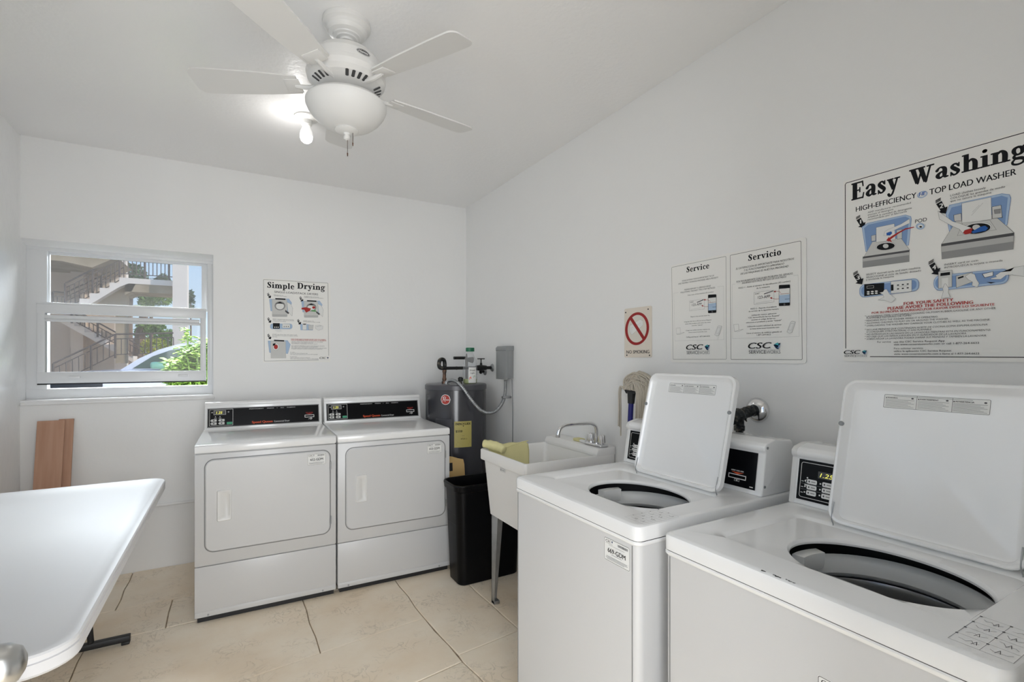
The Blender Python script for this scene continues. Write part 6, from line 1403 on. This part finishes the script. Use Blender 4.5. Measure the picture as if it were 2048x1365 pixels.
b = BM(); box(b, -4.42, -4.28, YS+2.10, YS+2.2, 1.2, 1.68); mk('window', b, M['seam'], bd, world=True)
b = BM(); box(b, -3.36, -3.05, YS+2.2, YS+2.6, -.2, 6.5); mk('white_column', b, M['stucco_w'], bd, world=True)
b = BM(); box(b, -1.576, -1.21, YS-.3, YS+.3, -.2, 7.5); mk('pillar', b, M['stucco_w'], bd, world=True)
st = bd
b = BM(); prism(b, [(-2.88, 3.70), (-1.576, 3.70), (-1.576, 3.54), (-2.66, 3.54), (-2.88, 3.42)], YS, YS+1.2, 'y'); mk('landing', b, M['stucco_w'], st, world=True)
steps = [(-5.12, 2.04)]
x, z = -2.88, 3.70
prof = [(-2.88, 3.70)]
for k in range(5):
    prof += [(x-.0, z-.167*k-.167), (x-.22*(k+1), z-.167*(k+1))]; x = -2.88
prof = [(-2.88, 3.70)]
for k in range(5): prof += [(-2.88-.221*k, 3.70-.167*(k+1)), (-2.88-.221*(k+1), 3.70-.167*(k+1))]
prof += [(-4.9, 2.865), (-4.9, 2.70), (-3.95, 2.70), (-3.55, 2.86), (-2.88, 3.42)]
b = BM(); prism(b, prof, YS, YS+1.2, 'y'); mk('upper_flight', b, M['stucco_w'], st, world=True)
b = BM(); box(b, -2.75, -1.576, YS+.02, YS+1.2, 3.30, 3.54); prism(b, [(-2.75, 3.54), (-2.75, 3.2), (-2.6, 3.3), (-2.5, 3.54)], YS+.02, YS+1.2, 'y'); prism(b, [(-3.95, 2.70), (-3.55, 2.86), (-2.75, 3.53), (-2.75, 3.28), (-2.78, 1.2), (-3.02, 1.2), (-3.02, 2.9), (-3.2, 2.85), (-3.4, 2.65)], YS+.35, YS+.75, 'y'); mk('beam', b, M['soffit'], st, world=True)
prof = [(-4.9, 2.85), (-4.35, 2.70)]
for k in range(9): prof += [(-4.35+.23*k, 2.70-.178*k), (-4.35+.23*(k+1), 2.70-.178*k)]
prof += [(-2.28, -.2), (-2.28, .9), (-3.02, 1.42), (-4.9, 2.85)]
b = BM(); pr_ = [(-4.9, 2.86)]
for k in range(10): pr_ += [(-4.55+.235*k, 2.86-.18*k), (-4.55+.235*k, 2.86-.18*(k+1))]
pr_ += [(-1.9, 1.06), (-1.9, .5), (-2.6, 1.15), (-4.9, 2.90-.2)]
pr_ = [(-4.9, 2.86)] + [q for k in range(8) for q in ((-4.62+.235*k, 2.86-.18*k), (-4.62+.235*k, 2.86-.18*(k+1)))] + [(-2.75, 1.42), (-2.75, 1.22), (-4.9, 2.72)]
prism(b, pr_, YS+1.3, YS+2.15, 'y'); mk('lower_flight', b, M['stucco_w'], st, world=True)
def railing(nm, P, h, y, sp=.095, post=.6):
    b = BM(); n_ = 0
    for (xa, za), (xb, zb) in zip(P[:-1], P[1:]):
        tube(b, [(xa, y, za+h), (xb, y, zb+h)], .022, 6); tube(b, [(xa, y, za+.10), (xb, y, zb+.10)], .014, 5); tube(b, [(xa, y, za+h-.13), (xb, y, zb+h-.13)], .014, 5)
        L_ = math.hypot(xb-xa, zb-za); k = max(1, int(abs(xb-xa)/sp))
        for i in range(k+1):
            q = i/k; x_ = xa+(xb-xa)*q; z_ = za+(zb-za)*q
            tube(b, [(x_, y, z_+.0 if i % 6 == 0 else z_+.1), (x_, y, z_+h-(.0 if i % 6 == 0 else .13))], .03 if i % 6 == 0 else .0125, 5)
    return mk(nm, b, M['rail'], st, world=True, smooth=False)
railing('railing', [(-4.08, 2.82), (-2.88, 3.72), (-1.6, 3.72)], .62, YS+.06)
railing('railing', [(-4.6, 2.75), (-4.30, 2.75), (-3.5, 3.30), (-2.95, 3.75)], .55, YS+1.15)
railing('railing', [(-4.2, 2.4), (-2.5, 1.25)], .45, YS+1.25)
railing('railing', [(-4.1, .55), (-2.82, 1.35), (-1.5, 1.42)], .66, YS-.9, .12)
tree('shade_tree', 'tall dusky green tree showing above the outdoor landing', 'tree', (-4.0, 27, -.2), [([(-4.0, 27, -.2), (-4.0, 27, 3), (-3.9, 27, 5)], .2), ([(-3.2, 27.1, -.2), (-3.2, 27.1, 4.5)], .1)], [(-4.15, 27, 4.9, .5, .8, .95), (-3.65, 27, 4.75, .38, .8, .75), (-2.75, 27, 4.65, .36, .6, .52), (-3.15, 27, 4.4, .5, .6, .55)], 900, .085, 'leaf_dark', 5)
tree('leafy_tree', 'green tree with a thick trunk under the stair landing', 'tree', (-3.05, 23, -.2), [([(-3.1, 23, -.2), (-3.1, 23, 1.6), (-3.0, 23, 2.6), (-2.8, 23, 3.7)], .22)], [(-2.5, 23, 3.62, .5, .5, .27), (-2.85, 23, 3.5, .27, .4, .36), (-2.75, 23, 2.55, .45, .4, .28)], 800, .07, 'leaf', 7)
tree('slender_plant', 'slender dark plant rising beside the outdoor pillar', 'plant', (-1.42, 22.5, -.2), [([(-1.42, 22.5, -.2), (-1.42, 22.5, 3.6)], .04)], [(-1.42, 22.5, 3.5, .12, .12, .5)], 260, .07, 'leaf_dark', 11)
tree('yellow_hedge', 'sunlit yellow green hedge behind the garden railing', 'hedge', (-2.3, 21, -.2), [([(-2.35, 21, -.2), (-2.35, 21, 1.7)], .04)], [(-2.4, 21, 1.72, .42, .3, .36), (-2.4, 21, .9, .5, .3, .6), (-1.9, 21, 1.5, .3, .3, .3)], 900, .06, 'leaf_yellow', 8)
tree('garden_hedge', 'pale green trees along the far side of the garden', 'hedge', (-2.5, 34, -.2), [([(-2.6, 34, -.2), (-2.6, 34, 2)], .15)], [(-4.8+i*1.15, 34, .9, .8, .6, 1.2+.35*(i % 2)) for i in range(5)]+[(-4.0, 34, 2.8, .8, .6, .7), (-3.2, 34, 2.5, .5, .6, .5)], 600, .12, 'leaf', 9)
# banana leaf under the landing
t = thing('banana_plant', 'yellow banana leaf arching under the stair landing', 'plant', (-3.3, 21, -.2))
b = BM(); cyl(b, (-3.3, 21, -.2), (-3.3, 21, 2.9), .07, 8, .03); mk('stem', b, M['leaf'], t, world=True)
for k, (ang_, L_) in enumerate(((10, 1.0), (60, .7), (150, .7), (-30, .8))):
    b = BM(); lp = []
    for i in range(9):
        q = i/8; r_ = L_*q; w_ = .16*math.sin(math.pi*min(q*1.05+.02, 1)); z_ = 2.85+.42*math.sin(q*2.3)-.15*q
        lp.append([(-3.3+r_*math.cos(R(ang_)), 21+r_*math.sin(R(ang_))*.5-w_, z_-.02), (-3.3+r_*math.cos(R(ang_)), 21+r_*math.sin(R(ang_))*.5, z_), (-3.3+r_*math.cos(R(ang_)), 21+r_*math.sin(R(ang_))*.5+w_, z_-.02)])
    loft(b, lp, closed=False); mk('leaf', b, M['leaf_yellow'], t, world=True)
# car
car = thing('white_car', 'white car parked outside the window', 'car', (-.4, 9.2, -.2))
def body(P, y0, y1, inset, r):
    b = BM(); n = len(P); cx_ = sum(p[0] for p in P)/n; cz_ = sum(p[1] for p in P)/n
    ks = [(y0, inset), (y0+.10, inset*.3), (y0+.3, 0), (y1-.3, 0), (y1-.10, inset*.3), (y1, inset)]
    loft(b, [[(x+(cx_-x)*k, y, z+(cz_-z)*k*1.2) for x, z in P] for y, k in ks], True, True); bmesh.ops.recalc_face_normals(b, faces=b.faces); return b
Pb = [(-2.55, .15), (2.3, .15), (2.35, .6), (2.28, 1.0), (2.1, 1.18), (-1.2, 1.20), (-1.9, 1.16), (-2.35, 1.02), (-2.58, .8), (-2.6, .4)]
mk('car_body', body(Pb, 8.3, 10.1, .03, 0), M['carpaint'], car, world=True, ang=50)
Pc = [(-1.38, 1.17), (-1.16, 1.34), (-.93, 1.47), (-.69, 1.555), (-.41, 1.60), (.1, 1.625), (.8, 1.60), (1.35, 1.50), (1.95, 1.17)]
mk('car_roof', body(Pc, 8.42, 9.98, .02, 0), M['carpaint'], car, world=True, ang=50)
b = BM(); prism(b, [(-1.20, 1.21), (-.98, 1.375), (-.78, 1.46), (-.5, 1.515), (.15, 1.53), (.15, 1.21)], 8.405, 8.43, 'y', .004, 1); mk('side_window', b, M['carglass'], car, world=True)
b = BM(); prism(b, [(.22, 1.21), (.22, 1.53), (.8, 1.51), (1.2, 1.43), (1.6, 1.21)], 8.405, 8.43, 'y', .004, 1); mk('side_window', b, M['carglass'], car, world=True)
for x in (-1.7, 1.5):
    for y in (8.27, 9.93):
        b = BM(); cyl(b, (x, y, .13), (x, y+.2, .13), .33, 28); mk('wheel', b, M['black_matt'], car, world=True)
b = BM(); box(b, -.98, -.74, 8.16, 8.34, 1.205, 1.30, .035, 3); mk('side_mirror', b, mat('teal_mirror_reflection', rgb(120, 170, 150), .3), car, world=True)  # teal reflection put into the mirror's colour
b = BM(); box(b, -2.2, -1.5, 8.27, 8.33, .93, 1.02, .01); mk('side_moulding', b, M['black_matt'], car, world=True)
# shrub right outside the glass
def leafy(label, stems, seed):
    t = thing('garden_shrub', label, 'shrub', (-.28, 5.0, -.2)); random.seed(seed)
    b = BM()
    for s in stems: tube(b, s, .006, 6, 4)
    mk('stem', b, M['leaf'], t, world=True)
    b = BM()
    for s in stems:
        P = smooth_path(s, 10)
        for i, p in enumerate(P):
            if p.z < .85: continue
            for _ in range(4):
                a = random.uniform(0, 6.28); L_ = random.uniform(.04, .075); d = Vector((math.cos(a), math.sin(a), random.uniform(-.3, .5))).normalized(); u_ = Vector((0, 0, 1)); w_ = d.cross(u_).normalized()*L_*.30
                c0 = p+Vector((random.uniform(-.02, .02), random.uniform(-.02, .02), random.uniform(-.02, .02)))
                A0, A1, A2, A3 = c0, c0+d*L_*.45, c0+d*L_*.8-u_*L_*.06, c0+d*L_*1.1-u_*L_*.2
                v = [b.verts.new(q) for q in (A0, A1+w_-u_*.004, A2+w_*.7, A3, A2-w_*.7, A1-w_-u_*.004, A1+u_*.004)]
                b.faces.new((v[0], v[1], v[6])); b.faces.new((v[0], v[6], v[5])); b.faces.new((v[1], v[2], v[3], v[6])); b.faces.new((v[6], v[3], v[4], v[5]))
    mk('foliage', b, M['leaf_bright'], t, world=True, smooth=False, kind='stuff')
    return t
random.seed(31); stems = []
for k in range(84):
    x = random.uniform(-.46, -.02); y = random.uniform(4.8, 5.25); h = min(1.52, 1.33+(x+.46)*.8)-random.uniform(0, .16)
    stems.append([(-.25+(x+.25)*.3, 5.0, -.2), (x*.9-.02, y, .5), (x, y, h-.25), (x+random.uniform(-.06, .06), y, h)])
stems.append([(-.2, 5, -.2), (-.3, 5.0, .8), (-.33, 5.0, 1.35), (-.345, 5.0, 1.60)]); stems.append([(-.2, 5, -.2), (-.2, 5.0, .8), (-.24, 5.0, 1.35), (-.25, 5.0, 1.50)])
leafy('bright leafy shrub growing right outside the window', stems, 5)
